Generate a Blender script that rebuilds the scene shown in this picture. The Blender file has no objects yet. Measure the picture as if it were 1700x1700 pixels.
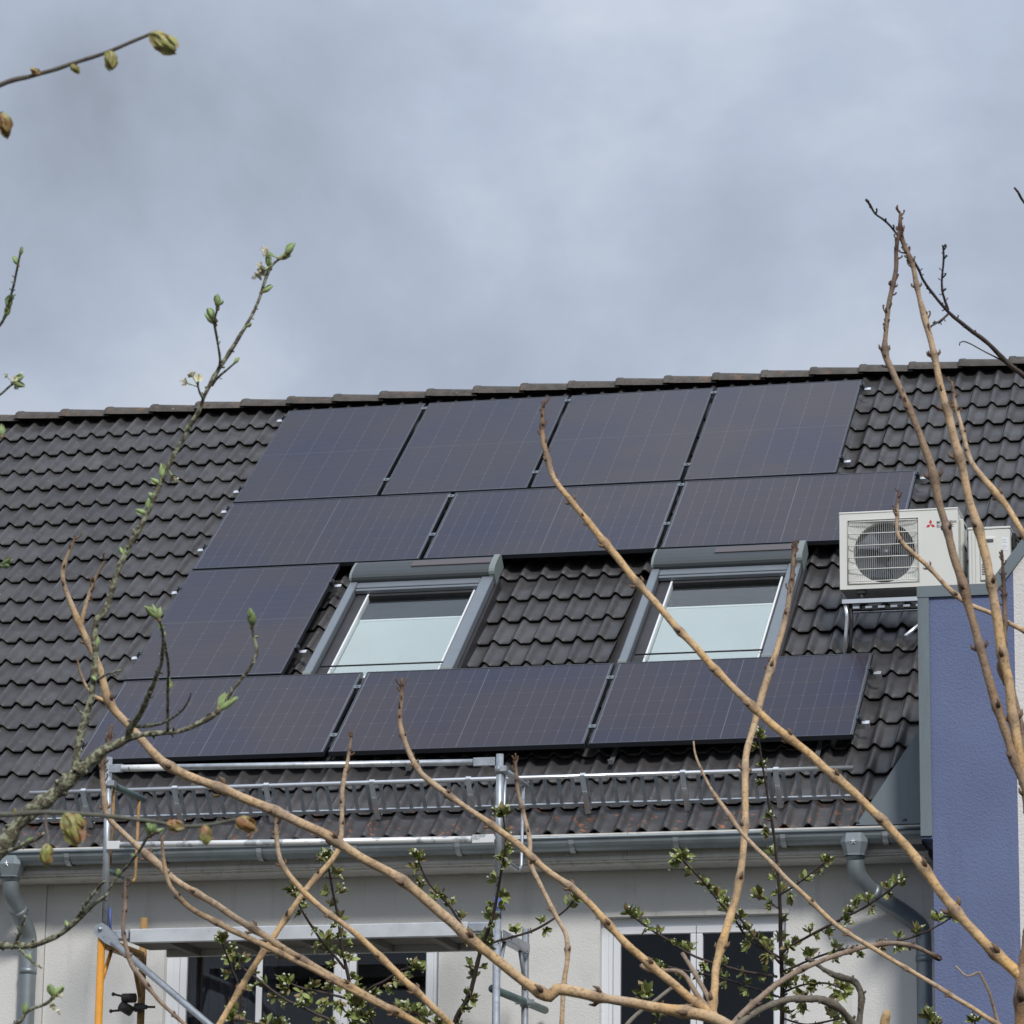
import bpy, math, random
from mathutils import Matrix, Vector, noise as mnoise
import numpy as np
random.seed(7)
S = bpy.context.scene
R = math.radians

# ------------------------------------------------------------------ camera
FPX = 6351.69                                   # focal length in pixels of a 1700 px wide frame
CM = np.array([[0.9709518, 0.2389781, 0.0119189], [-0.0463176, 0.2365887, -0.9705053], [-0.2347493, 0.9417618, 0.2407851]])      # rows: right, down, forward
CC = np.array([8.89136, -28.23243, -8.14136])
cam_d = bpy.data.cameras.new("camera")
cam_d.sensor_fit = 'HORIZONTAL'; cam_d.sensor_width = 36.0
cam_d.lens = FPX / 1700 * 36.0
cam_d.clip_start = 0.1; cam_d.clip_end = 2000
cam_d.dof.use_dof = True; cam_d.dof.focus_distance = 17.0; cam_d.dof.aperture_fstop = 75
cam = bpy.data.objects.new("camera", cam_d); S.collection.objects.link(cam)
cam.matrix_world = Matrix(((CM[0][0], -CM[1][0], -CM[2][0], CC[0]),
                           (CM[0][1], -CM[1][1], -CM[2][1], CC[1]),
                           (CM[0][2], -CM[1][2], -CM[2][2], CC[2]), (0, 0, 0, 1)))
S.camera = cam

# ------------------------------------------------------------------ sky and sun
SUN_EL, SUN_AZ = 40.0, 28.0                      # azimuth from -Y (towards the viewer) round to +X
to_sun = Vector((math.sin(R(SUN_AZ)) * math.cos(R(SUN_EL)), -math.cos(R(SUN_AZ)) * math.cos(R(SUN_EL)), math.sin(R(SUN_EL))))
world = bpy.data.worlds.new("World"); S.world = world; world.use_nodes = True
nt = world.node_tree; nt.nodes.clear()
def wn(t, **k):
    n = nt.nodes.new(t)
    for a, b in k.items(): setattr(n, a, b)
    return n
tc = wn('ShaderNodeTexCoord')
sky = wn('ShaderNodeTexSky', sky_type='NISHITA', sun_disc=False)
sky.sun_elevation = R(SUN_EL); sky.sun_rotation = math.atan2(to_sun.x, to_sun.y)
bg1 = wn('ShaderNodeBackground'); bg1.inputs[1].default_value = 0.08
nt.links.new(sky.outputs[0], bg1.inputs[0])
mp = wn('ShaderNodeMapping'); mp.inputs['Scale'].default_value = (1.0, 1.0, 1.15); mp.inputs['Location'].default_value = (0.4, 0.0, 3.4)
nt.links.new(tc.outputs['Generated'], mp.inputs[0])
n1 = wn('ShaderNodeTexNoise'); n1.inputs['Scale'].default_value = 6.0; n1.inputs['Detail'].default_value = 7; n1.inputs['Roughness'].default_value = 0.54; n1.inputs['Distortion'].default_value = 0.18
nt.links.new(mp.outputs[0], n1.inputs[0])
rp = wn('ShaderNodeValToRGB'); e = rp.color_ramp.elements
e[0].position = 0.27; e[0].color = (0.255, 0.285, 0.340, 1)
e[1].position = 0.67; e[1].color = (0.620, 0.662, 0.735, 1)
m_ = rp.color_ramp.elements.new(0.50); m_.color = (0.425, 0.483, 0.588, 1)
nt.links.new(n1.outputs[0], rp.inputs[0])
# an overcast sky is brighter overhead: (1 + 2 sin e) / 3 law
sep = wn('ShaderNodeSeparateXYZ'); nt.links.new(tc.outputs['Generated'], sep.inputs[0])
cl = wn('ShaderNodeClamp'); nt.links.new(sep.outputs[2], cl.inputs[0])
ma = wn('ShaderNodeMath', operation='MULTIPLY_ADD'); ma.inputs[1].default_value = 1.30; ma.inputs[2].default_value = 0.66
nt.links.new(cl.outputs[0], ma.inputs[0])
bg2 = wn('ShaderNodeBackground')
nt.links.new(rp.outputs[0], bg2.inputs[0]); nt.links.new(ma.outputs[0], bg2.inputs[1])
mx = wn('ShaderNodeMixShader'); mx.inputs[0].default_value = 0.9
nt.links.new(bg1.outputs[0], mx.inputs[1]); nt.links.new(bg2.outputs[0], mx.inputs[2])
wo = wn('ShaderNodeOutputWorld'); nt.links.new(mx.outputs[0], wo.inputs[0])

sun_d = bpy.data.lights.new("sun", 'SUN'); sun_d.energy = 2.4; sun_d.angle = R(9); sun_d.color = (1.0, 0.965, 0.92)
sun = bpy.data.objects.new("sun", sun_d); S.collection.objects.link(sun)
sun.rotation_euler = to_sun.to_track_quat('Z', 'Y').to_euler(); sun.location = (0, -30, 30)
S.view_settings.view_transform = 'Standard'; S.view_settings.look = 'None'
S.view_settings.exposure = 0.1; S.view_settings.gamma = 1.0
S.cycles.max_bounces = 6; S.cycles.transparent_max_bounces = 12; S.cycles.caustics_reflective = False; S.cycles.caustics_refractive = False

# ------------------------------------------------------------------ helpers
C = S.collection
W = {}                                            # world matrix of every object we make
I4 = Matrix.Identity(4)
def put(o, parent=None, mw=I4):
    C.objects.link(o)
    if parent is not None:
        o.parent = parent; o.matrix_parent_inverse = W[parent].inverted()
    o.matrix_basis = mw; W[o] = mw.copy()
    return o
def tag(o, label, cat, group=None):
    o['label'] = label; o['category'] = cat
    if group: o['group'] = group
    return o
def thing(name, label, cat, mw=I4, group=None):
    o = bpy.data.objects.new(name, None); o.empty_display_size = 0.1
    put(o, None, mw); return tag(o, label, cat, group)
class MB:
    def __init__(s): s.v = []; s.f = []; s.m = []; s.t = []; s.cur = 0; s.sm = []
    def add(s, vs, fs, smooth=False, tint=None):
        b = len(s.v); s.v += [tuple(p) for p in vs]
        s.t += tint if tint else [(0, 0, 0)] * len(vs)
        for f in fs: s.f.append([b + i for i in f]); s.m.append(s.cur); s.sm.append(smooth)
    def box(s, x0, x1, y0, y1, z0, z1, bev=0.0):
        if bev <= 0:
            s.add([(x0,y0,z0),(x1,y0,z0),(x1,y1,z0),(x0,y1,z0),(x0,y0,z1),(x1,y0,z1),(x1,y1,z1),(x0,y1,z1)],
                  [(3,2,1,0),(4,5,6,7),(0,1,5,4),(1,2,6,5),(2,3,7,6),(3,0,4,7)]); return
        b = bev; V = []
        for (xs, ys, zs) in [(i, j, k) for k in (0, 1) for j in (0, 1) for i in (0, 1)]:
            X, Y, Z = (x1, y1, z1) if 0 else ((x0, x1)[xs], (y0, y1)[ys], (z0, z1)[zs])
            dx, dy, dz = (b if xs == 0 else -b), (b if ys == 0 else -b), (b if zs == 0 else -b)
            V += [(X, Y + dy, Z + dz), (X + dx, Y, Z + dz), (X + dx, Y + dy, Z)]
        def c(i, j, k, a): return (i + 2 * j + 4 * k) * 3 + a
        F = []
        for x in (0, 1): f = [c(x,0,0,0), c(x,1,0,0), c(x,1,1,0), c(x,0,1,0)]; F.append(f if x else f[::-1])
        for y in (0, 1): f = [c(0,y,0,1), c(0,y,1,1), c(1,y,1,1), c(1,y,0,1)]; F.append(f if y else f[::-1])
        for z in (0, 1): f = [c(0,0,z,2), c(1,0,z,2), c(1,1,z,2), c(0,1,z,2)]; F.append(f if z else f[::-1])
        for i in (0, 1):
            for j in (0, 1):
                f = [c(i,j,0,0), c(i,j,0,1), c(i,j,1,1), c(i,j,1,0)]; F.append(f if (i ^ j) else f[::-1])
                f = [c(i,0,j,0), c(i,1,j,0), c(i,1,j,2), c(i,0,j,2)]; F.append(f if (i ^ j) else f[::-1])
                f = [c(0,i,j,1), c(1,i,j,1), c(1,i,j,2), c(0,i,j,2)]; F.append(f if not (i ^ j) else f[::-1])
        for i in (0, 1):
            for j in (0, 1):
                for k in (0, 1):
                    f = [c(i,j,k,0), c(i,j,k,1), c(i,j,k,2)]; F.append(f if (i + j + k) % 2 else f[::-1])
        s.add(V, F)
    def prism(s, poly, a, b, axis='y'):
        """poly: 2-D outline, extruded from a to b along axis (y: poly is x,z; x: poly is y,z; z: poly is x,y)"""
        n = len(poly)
        def P(p, d): return (p[0], d, p[1]) if axis == 'y' else ((d, p[0], p[1]) if axis == 'x' else (p[0], p[1], d))
        s.add([P(p, a) for p in poly] + [P(p, b) for p in poly],
              [tuple(range(n))[::-1], tuple(range(n, 2 * n))] + [(i, (i + 1) % n, n + (i + 1) % n, n + i) for i in range(n)])
    def tube(s, pts, rad, seg=8, caps=True, tint=None, smooth=True, wob=0.0):
        P = [Vector(p) for p in pts]; n = len(P)
        if not hasattr(rad, '__len__'): rad = [rad] * n
        T = []
        for i in range(n):
            d = P[min(i + 1, n - 1)] - P[max(i - 1, 0)]
            T.append(d.normalized() if d.length > 1e-9 else Vector((0, 0, 1)))
        up = Vector((0, 0, 1)) if abs(T[0].z) < 0.9 else Vector((1, 0, 0))
        X = T[0].cross(up).normalized()
        V = []; TT = []
        for i in range(n):
            X = (X - T[i] * X.dot(T[i])).normalized(); Y = T[i].cross(X)
            for k in range(seg):
                a = 2 * math.pi * k / seg; r = rad[i]
                if wob: r *= 1 + wob * mnoise.noise(P[i] * 90 + Vector((math.cos(a), math.sin(a), 0)) * 1.3)
                V.append(P[i] + (X * math.cos(a) + Y * math.sin(a)) * r)
                if tint: TT.append(tint[i])
        F = [(i * seg + k, i * seg + (k + 1) % seg, (i + 1) * seg + (k + 1) % seg, (i + 1) * seg + k) for i in range(n - 1) for k in range(seg)]
        if caps:
            F += [tuple(range(seg))[::-1], tuple((n - 1) * seg + k for k in range(seg))]
        s.add(V, F, smooth, TT if tint else None)
    def ball(s, c, rx, ry=None, rz=None, nu=6, nv=4, tint=None):
        ry = ry or rx; rz = rz or rx; V = [(c[0], c[1], c[2] - rz)]; F = []
        for j in range(1, nv):
            a = -math.pi / 2 + math.pi * j / nv
            for i in range(nu):
                b = 2 * math.pi * i / nu
                V.append((c[0] + rx * math.cos(a) * math.cos(b), c[1] + ry * math.cos(a) * math.sin(b), c[2] + rz * math.sin(a)))
        V.append((c[0], c[1], c[2] + rz)); L = len(V) - 1
        for i in range(nu):
            F.append((0, 1 + (i + 1) % nu, 1 + i))
            for j in range(nv - 2):
                F.append((1 + j * nu + i, 1 + j * nu + (i + 1) % nu, 1 + (j + 1) * nu + (i + 1) % nu, 1 + (j + 1) * nu + i))
            F.append((1 + (nv - 2) * nu + i, 1 + (nv - 2) * nu + (i + 1) % nu, L))
        s.add(V, F, True, [tint] * len(V) if tint else None)
    def mesh(s, name, mats):
        me = bpy.data.meshes.new(name); me.from_pydata(s.v, [], s.f)
        for m in (mats if isinstance(mats, (list, tuple)) else [mats]): me.materials.append(m)
        me.polygons.foreach_set('material_index', s.m); me.polygons.foreach_set('use_smooth', s.sm)
        if any(t != (0, 0, 0) for t in s.t):
            at = me.attributes.new('tint', 'FLOAT_COLOR', 'POINT')
            at.data.foreach_set('color', [c for t in s.t for c in (t[0], t[1], t[2], 1.0)])
        me.update(); return me
    def build(s, name, mats, parent=None, mw=I4):
        return put(bpy.data.objects.new(name, s.mesh(name, mats)), parent, mw)
def inst(name, me, parent, mw): return put(bpy.data.objects.new(name, me), parent, mw)
def struct(o): o['kind'] = 'structure'; return o
def T(x, y, z): return Matrix.Translation((x, y, z))

# ------------------------------------------------------------------ materials
def mat(name, col, rough=0.6, metal=0.0, spec=0.5, var=0.0, vscale=3.0, bump=0.0, bscale=60.0, coat=0.0, coat_r=0.05, stain=None, rnd=0.0, detail=4):
    m = bpy.data.materials.new(name); m.use_nodes = True
    N = m.node_tree.nodes; L = m.node_tree.links; b = N['Principled BSDF']
    b.inputs['Roughness'].default_value = rough; b.inputs['Metallic'].default_value = metal
    b.inputs['Specular IOR Level'].default_value = spec
    b.inputs['Coat Weight'].default_value = coat; b.inputs['Coat Roughness'].default_value = coat_r
    g = N.new('ShaderNodeNewGeometry')
    c0 = N.new('ShaderNodeRGB'); c0.outputs[0].default_value = (*col, 1); out = c0.outputs[0]
    if var > 0:
        n = N.new('ShaderNodeTexNoise'); n.inputs['Scale'].default_value = vscale; n.inputs['Detail'].default_value = detail
        L.new(g.outputs['Position'], n.inputs['Vector'])
        mr = N.new('ShaderNodeMapRange'); mr.inputs[1].default_value = 0.25; mr.inputs[2].default_value = 0.75
        mr.inputs[3].default_value = 1 - var; mr.inputs[4].default_value = 1 + var
        L.new(n.outputs[0], mr.inputs[0])
        x = N.new('ShaderNodeMix'); x.data_type = 'RGBA'; x.blend_type = 'MULTIPLY'; x.inputs[0].default_value = 1
        L.new(out, x.inputs[6]); L.new(mr.outputs[0], x.inputs[7]); out = x.outputs[2]
    if rnd > 0:
        oi = N.new('ShaderNodeObjectInfo'); mr = N.new('ShaderNodeMapRange'); mr.inputs[3].default_value = 1 - rnd; mr.inputs[4].default_value = 1 + rnd
        L.new(oi.outputs['Random'], mr.inputs[0])
        x = N.new('ShaderNodeMix'); x.data_type = 'RGBA'; x.blend_type = 'MULTIPLY'; x.inputs[0].default_value = 1
        L.new(out, x.inputs[6]); L.new(mr.outputs[0], x.inputs[7]); out = x.outputs[2]
    for st in (stain or []):                      # (colour, scale, threshold, softness, amount)
        n = N.new('ShaderNodeTexNoise'); n.inputs['Scale'].default_value = st[1]; n.inputs['Detail'].default_value = 5; n.inputs['Roughness'].default_value = 0.62
        pv = N.new('ShaderNodeMapping'); pv.inputs['Scale'].default_value = (1, 1, st[5] if len(st) > 5 else 1)   # stretched downwards: rain streaks
        L.new(g.outputs['Position'], pv.inputs[0]); L.new(pv.outputs[0], n.inputs['Vector'])
        mr = N.new('ShaderNodeMapRange'); mr.inputs[1].default_value = st[2]; mr.inputs[2].default_value = st[2] + st[3]; mr.inputs[4].default_value = st[4]
        L.new(n.outputs[0], mr.inputs[0])
        x = N.new('ShaderNodeMix'); x.data_type = 'RGBA'; L.new(mr.outputs[0], x.inputs[0]); L.new(out, x.inputs[6]); x.inputs[7].default_value = (*st[0], 1); out = x.outputs[2]
    L.new(out, b.inputs['Base Color'])
    if bump > 0:
        n = N.new('ShaderNodeTexNoise'); n.inputs['Scale'].default_value = bscale; n.inputs['Detail'].default_value = 3
        L.new(g.outputs['Position'], n.inputs['Vector'])
        bp = N.new('ShaderNodeBump'); bp.inputs['Strength'].default_value = 1.0; bp.inputs['Distance'].default_value = bump
        L.new(n.outputs[0], bp.inputs['Height']); L.new(bp.outputs[0], b.inputs['Normal'])
    return m
def glass(name, tint=(0.9, 0.95, 0.95), refl=1.0):
    m = bpy.data.materials.new(name); m.use_nodes = True; N = m.node_tree.nodes; L = m.node_tree.links
    N.remove(N['Principled BSDF']); o = N['Material Output']
    tr = N.new('ShaderNodeBsdfTransparent'); tr.inputs[0].default_value = (*tint, 1)
    gl = N.new('ShaderNodeBsdfGlossy'); gl.inputs['Roughness'].default_value = 0.01
    fr = N.new('ShaderNodeFresnel'); fr.inputs[0].default_value = 1.52
    mu = N.new('ShaderNodeMath'); mu.operation = 'MULTIPLY'; mu.inputs[1].default_value = refl; L.new(fr.outputs[0], mu.inputs[0])
    x = N.new('ShaderNodeMixShader'); L.new(mu.outputs[0], x.inputs[0]); L.new(tr.outputs[0], x.inputs[1]); L.new(gl.outputs[0], x.inputs[2]); L.new(x.outputs[0], o.inputs[0])
    return m
def wood(name, tan, grey, dark, rough=0.75, lichen=None, streak=True, bump=0.0006):
    """bark: vertex tint r mixes tan -> grey, g mixes -> dark; fine mottling on top"""
    m = bpy.data.materials.new(name); m.use_nodes = True; N = m.node_tree.nodes; L = m.node_tree.links; b = N['Principled BSDF']
    b.inputs['Roughness'].default_value = rough; b.inputs['Specular IOR Level'].default_value = 0.35
    at = N.new('ShaderNodeAttribute'); at.attribute_name = 'tint'; sp = N.new('ShaderNodeSeparateColor'); L.new(at.outputs['Color'], sp.inputs[0])
    g = N.new('ShaderNodeNewGeometry')
    def nz(sc, lo, hi, det=4):
        n = N.new('ShaderNodeTexNoise'); n.inputs['Scale'].default_value = sc; n.inputs['Detail'].default_value = det
        L.new(g.outputs['Position'], n.inputs['Vector'])
        mr = N.new('ShaderNodeMapRange'); mr.inputs[1].default_value = lo; mr.inputs[2].default_value = hi; L.new(n.outputs[0], mr.inputs[0]); return mr.outputs[0], n
    def mix(f, a, c):
        x = N.new('ShaderNodeMix'); x.data_type = 'RGBA'
        if isinstance(f, float): x.inputs[0].default_value = f
        else: L.new(f, x.inputs[0])
        L.new(a, x.inputs[6])
        if isinstance(c, tuple): x.inputs[7].default_value = (*c, 1)
        else: L.new(c, x.inputs[7])
        return x.outputs[2]
    rgb = N.new('ShaderNodeRGB'); rgb.outputs[0].default_value = (*tan, 1)
    f1, _ = nz(45, 0.30, 0.72)
    f0, _ = nz(28, 0.35, 0.68, 3)
    def add(a, bsrc, k):
        q = N.new('ShaderNodeMath'); q.operation = 'MULTIPLY_ADD'; q.use_clamp = True; L.new(bsrc, q.inputs[0]); q.inputs[1].default_value = k; L.new(a, q.inputs[2]); return q.outputs[0]
    def mul(a, k):
        q = N.new('ShaderNodeMath'); q.operation = 'MULTIPLY'; L.new(a, q.inputs[0])
        if isinstance(k, float): q.inputs[1].default_value = k
        else: L.new(k, q.inputs[1])
        return q.outputs[0]
    c = mix(mul(f0, 0.45), rgb.outputs[0], tuple(min(.9, v * k) for v, k in zip(grey, (1.25, 1.25, 1.2))))
    c = mix(add(mul(sp.outputs[0], 0.85), mul(f1, sp.outputs[0]), 0.5), c, grey)
    f2, _ = nz(210, 0.50, 0.68)
    c = mix(mul(f2, 0.42), c, dark)
    f5, _ = nz(60, 0.50, 0.74, 6)
    c = mix(mul(f5, 0.40), c, dark)
    c = mix(sp.outputs[1], c, dark)
    if lichen:
        f3, _ = nz(190, 0.47, 0.58, 5); c = mix(mul(f3, lichen[1]), c, lichen[0])
    f4, n4 = nz(330, 0.2, 0.8)
    L.new(c, b.inputs['Base Color'])
    bp = N.new('ShaderNodeBump'); bp.inputs['Distance'].default_value = bump; bp.inputs['Strength'].default_value = 1
    L.new(n4.outputs[0], bp.inputs['Height']); L.new(bp.outputs[0], b.inputs['Normal'])
    return m

M_wall = mat('wall_render', (0.68, 0.675, 0.655), 0.9, var=0.06, vscale=0.9, bump=0.0030, bscale=95, stain=[((0.34, 0.33, 0.30), 2.2, 0.58, 0.25, 0.35), ((0.30, 0.29, 0.26), 9.0, 0.56, 0.22, 0.38, .09)])
M_wallw = mat('white_render', (0.66, 0.64, 0.62), 0.9, var=0.05, vscale=1.3, bump=0.005, bscale=70, stain=[((0.40, 0.39, 0.37), 8.0, 0.56, 0.22, 0.4, .1)])
M_blue = mat('blue_render', (0.128, 0.158, 0.278), 0.9, var=0.10, vscale=1.6, bump=0.0046, bscale=80, stain=[((0.145, 0.175, 0.28), 1.8, 0.52, 0.2, 0.6), ((0.070, 0.090, 0.16), 8.0, 0.57, 0.18, 0.45, .10), ((0.20, 0.22, 0.30), 12.0, 0.62, 0.12, 0.4, .12)])
M_fascia = mat('eave_paint', (0.70, 0.68, 0.64), 0.7, var=0.10, vscale=7, stain=[((0.20, 0.19, 0.165), 9.0, 0.62, 0.14, 0.5), ((0.25, 0.24, 0.21), 14.0, 0.54, 0.2, 0.5, .3)])
M_zinc = mat('weathered_zinc', (0.27, 0.31, 0.33), 0.48, metal=0.55, var=0.16, vscale=5, stain=[((0.42, 0.45, 0.46), 14, 0.60, 0.12, 0.5), ((0.15, 0.17, 0.18), 7.0, 0.56, 0.2, 0.5)])
M_zincf = mat('zinc_sheet', (0.165, 0.198, 0.218), 0.55, metal=0.35, var=0.08, vscale=3, stain=[((0.27, 0.30, 0.31), 5, 0.60, 0.12, 0.4), ((0.10, 0.12, 0.13), 11.0, 0.55, 0.2, 0.5, .15)])
M_galv = mat('galvanised_steel', (0.44, 0.47, 0.50), 0.42, metal=0.7, var=0.22, vscale=18, stain=[((0.18, 0.19, 0.20), 30, 0.58, 0.12, 0.6)])
M_galvp = mat('paint_splashed_steel', (0.42, 0.45, 0.47), 0.5, metal=0.4, var=0.2, vscale=15, stain=[((0.80, 0.80, 0.79), 9, 0.43, 0.05, 0.95)])
M_white_p = mat('thick_white_paint', (0.78, 0.79, 0.80), 0.6, var=0.05, vscale=20, stain=[((0.20, 0.21, 0.22), 26, 0.60, 0.05, 0.9)])
M_alu = mat('bright_aluminium', (0.80, 0.81, 0.82), 0.28, metal=0.85, var=0.05, vscale=20)
M_deck = mat('deck_aluminium', (0.60, 0.62, 0.64), 0.5, metal=0.4, var=0.12, vscale=9, stain=[((0.30, 0.30, 0.30), 25, 0.62, 0.1, 0.5)])
M_decku = mat('deck_board', (0.16, 0.15, 0.13), 0.8, var=0.2, vscale=8)
M_orange = mat('orange_paint', (0.62, 0.27, 0.03), 0.5, var=0.12, vscale=14, stain=[((0.30, 0.14, 0.05), 28, 0.62, 0.1, 0.7)])
M_ochre = mat('worn_ochre_paint', (0.32, 0.19, 0.07), 0.65, var=0.25, vscale=20, stain=[((0.16, 0.08, 0.04), 26, 0.56, 0.1, 0.8)])
M_bluep = mat('blue_tube_paint', (0.07, 0.11, 0.33), 0.5, var=0.15, vscale=12)
M_greent = mat('green_tube', (0.10, 0.15, 0.14), 0.5, metal=0.2, var=0.2, vscale=12)
M_clamp = mat('dark_coupler_steel', (0.07, 0.065, 0.06), 0.6, metal=0.4, var=0.3, vscale=60)
M_frame = mat('black_anodised', (0.060, 0.066, 0.078), 0.34, metal=0.6)
M_back = mat('laminate_backing', (0.085, 0.085, 0.105), 0.5, spec=0.2, coat=1.0, coat_r=0.06)
M_railb = mat('rail_aluminium', (0.62, 0.63, 0.64), 0.38, metal=0.9)
M_shut = mat('grey_shutter_aluminium', (0.060, 0.069, 0.074), 0.5, metal=0.25, var=0.05, vscale=8)
M_shutl = mat('pale_end_cap', (0.19, 0.22, 0.215), 0.55)
M_shutr = mat('grey_guide_rail', (0.20, 0.225, 0.25), 0.42, metal=0.35, var=0.06, vscale=9)
M_pvs = mat('small_solar_strip', (0.10, 0.085, 0.09), 0.4, spec=.3)
M_blk = mat('black_rubber', (0.012, 0.012, 0.013), 0.6)
M_brown = mat('dark_flashing', (0.030, 0.028, 0.030), 0.5, var=0.2, vscale=10)
M_sash = mat('white_sash', (0.72, 0.74, 0.75), 0.4)
M_blind = mat('white_blind', (0.50, 0.54, 0.54), 0.8, var=0.07, vscale=2)
M_attic = mat('attic_lining', (0.045, 0.070, 0.063), 0.8)
M_upvc = mat('white_upvc', (0.74, 0.76, 0.79), 0.4)
M_room = mat('dark_room', (0.045, 0.047, 0.056), 0.9)
M_curt = mat('grey_curtain', (0.17, 0.17, 0.19), 0.9)
M_acw = mat('ac_ivory', (0.70, 0.70, 0.655), 0.45, var=0.03, vscale=3)
M_acs = mat('ac_dark_ivory', (0.55, 0.55, 0.51), 0.5)  # plastic a little darker than the ivory casing
M_acd = mat('fan_dark', (0.075, 0.085, 0.10), 0.5)
M_fin = mat('fan_blades', (0.075, 0.085, 0.105), 0.4, metal=0.5)
M_red = mat('emblem_red', (0.55, 0.03, 0.03), 0.5)
M_txt = mat('print_dark', (0.10, 0.11, 0.11), 0.6)
M_lab = mat('paper_label', (0.78, 0.80, 0.82), 0.6)
M_wglass = glass('window_glass', (0.78, 0.82, 0.86), 0.9)
M_sglass = glass('skylight_glass', (0.94, 0.965, 0.96), 0.25)
M_grass = mat('garden_ground', (0.085, 0.080, 0.062), 0.95, var=0.4, vscale=0.8, bump=0.05, bscale=25)
M_attach = mat('weathered_timber', (0.2, 0.17, 0.13), 0.9)

# roof tiles: anthracite concrete, per-tile tone, weathering, orange lichen where it grows along the eave
def tile_mat(name, base, lich=1.0, moss=0.25, rnd=0.24):
    m = mat(name, base, 0.43, spec=0.6, var=0.28, vscale=9, bump=0.0016, bscale=130, rnd=rnd,
            stain=[((0.085, 0.081, 0.078), 5.0, 0.54, 0.22, 0.55), ((0.22, 0.21, 0.185), 42, 0.655, 0.05, 0.75), ((0.020, 0.020, 0.018), 11, 0.60, 0.15, 0.7)])
    N = m.node_tree.nodes; L = m.node_tree.links; b = N['Principled BSDF']; src = b.inputs['Base Color'].links[0].from_socket
    g = N.new('ShaderNodeNewGeometry'); sx = N.new('ShaderNodeSeparateXYZ'); L.new(g.outputs['Position'], sx.inputs[0])
    n = N.new('ShaderNodeTexNoise'); n.inputs['Scale'].default_value = 17; n.inputs['Detail'].default_value = 6; n.inputs['Roughness'].default_value = 0.7; L.new(g.outputs['Position'], n.inputs['Vector'])
    t = N.new('ShaderNodeMapRange'); t.inputs[1].default_value = 0.585; t.inputs[2].default_value = 0.63; L.new(n.outputs[0], t.inputs[0])
    h = N.new('ShaderNodeMapRange'); h.inputs[1].default_value = -4.00; h.inputs[2].default_value = -4.32; h.inputs[3].default_value = 0.04; h.inputs[4].default_value = 0.85 * lich; L.new(sx.outputs[2], h.inputs[0])
    q = N.new('ShaderNodeMath'); q.operation = 'MULTIPLY'; L.new(t.outputs[0], q.inputs[0]); L.new(h.outputs[0], q.inputs[1])
    x = N.new('ShaderNodeMix'); x.data_type = 'RGBA'; L.new(q.outputs[0], x.inputs[0]); L.new(src, x.inputs[6]); x.inputs[7].default_value = (0.36, 0.115, 0.030, 1)
    L.new(x.outputs[2], b.inputs['Base Color'])
    return m
M_tile = tile_mat('anthracite_roof_tile', (0.047, 0.045, 0.046))
M_ridge = mat('ridge_tile', (0.080, 0.072, 0.064), 0.85, var=0.3, vscale=14, bump=0.003, bscale=60, rnd=0.12,
              stain=[((0.22, 0.12, 0.065), 9, 0.57, 0.12, 0.5), ((0.045, 0.04, 0.036), 26, 0.56, 0.08, 0.8), ((0.30, 0.28, 0.22), 45, 0.66, 0.05, 0.8)])
# solar cells: almost black, a violet-to-brown cast that differs a little from module to module
def cell_mat():
    m = mat('solar_cell', (0.016, 0.015, 0.026), 0.35, spec=0.1, coat=0.66, coat_r=0.05)
    N = m.node_tree.nodes; L = m.node_tree.links; b = N['Principled BSDF']
    g = N.new('ShaderNodeNewGeometry'); n = N.new('ShaderNodeTexNoise'); n.inputs['Scale'].default_value = 1.3; n.inputs['Detail'].default_value = 3; L.new(g.outputs['Position'], n.inputs['Vector'])
    r = N.new('ShaderNodeValToRGB'); r.color_ramp.elements[0].position = 0.35; r.color_ramp.elements[0].color = (0.013, 0.013, 0.036, 1); r.color_ramp.elements[1].position = 0.62; r.color_ramp.elements[1].color = (0.024, 0.019, 0.027, 1)
    L.new(n.outputs[0], r.inputs[0]); L.new(r.outputs[0], b.inputs['Base Color']); b.inputs['Coat IOR'].default_value = 1.30; M_back.node_tree.nodes['Principled BSDF'].inputs['Coat IOR'].default_value = 1.30
    return m
M_cell = cell_mat()

# ------------------------------------------------------------------ roof frame: u along the eave, s up the slope, n off the roof; origin on the panel plane
PITCH = 0.6790792
cp, sp_ = math.cos(PITCH), math.sin(PITCH)
RF = Matrix(((1, 0, 0, 0), (0, cp, -sp_, 0), (0, sp_, cp, 0), (0, 0, 0, 1)))
def roofp(u, s, n): return RF @ Vector((u, s, n))
GZ = -9.75                                        # ground level
YW = -4.85                                        # facade plane

# ------------------------------------------------------------------ ground
g = MB(); g.add([(-400, -400, GZ), (400, -400, GZ), (400, 400, GZ), (-400, 400, GZ)], [(0, 1, 2, 3)])
struct(g.build('ground', M_grass))

# ------------------------------------------------------------------ house
house = thing('house', 'pale rendered house with dark tiled roof carrying the solar panels', 'house', T(2.0, YW, GZ))
XL, XR = -3.6, 6.9
SE = -6.72                                        # eave end of the tiles along the slope
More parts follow.
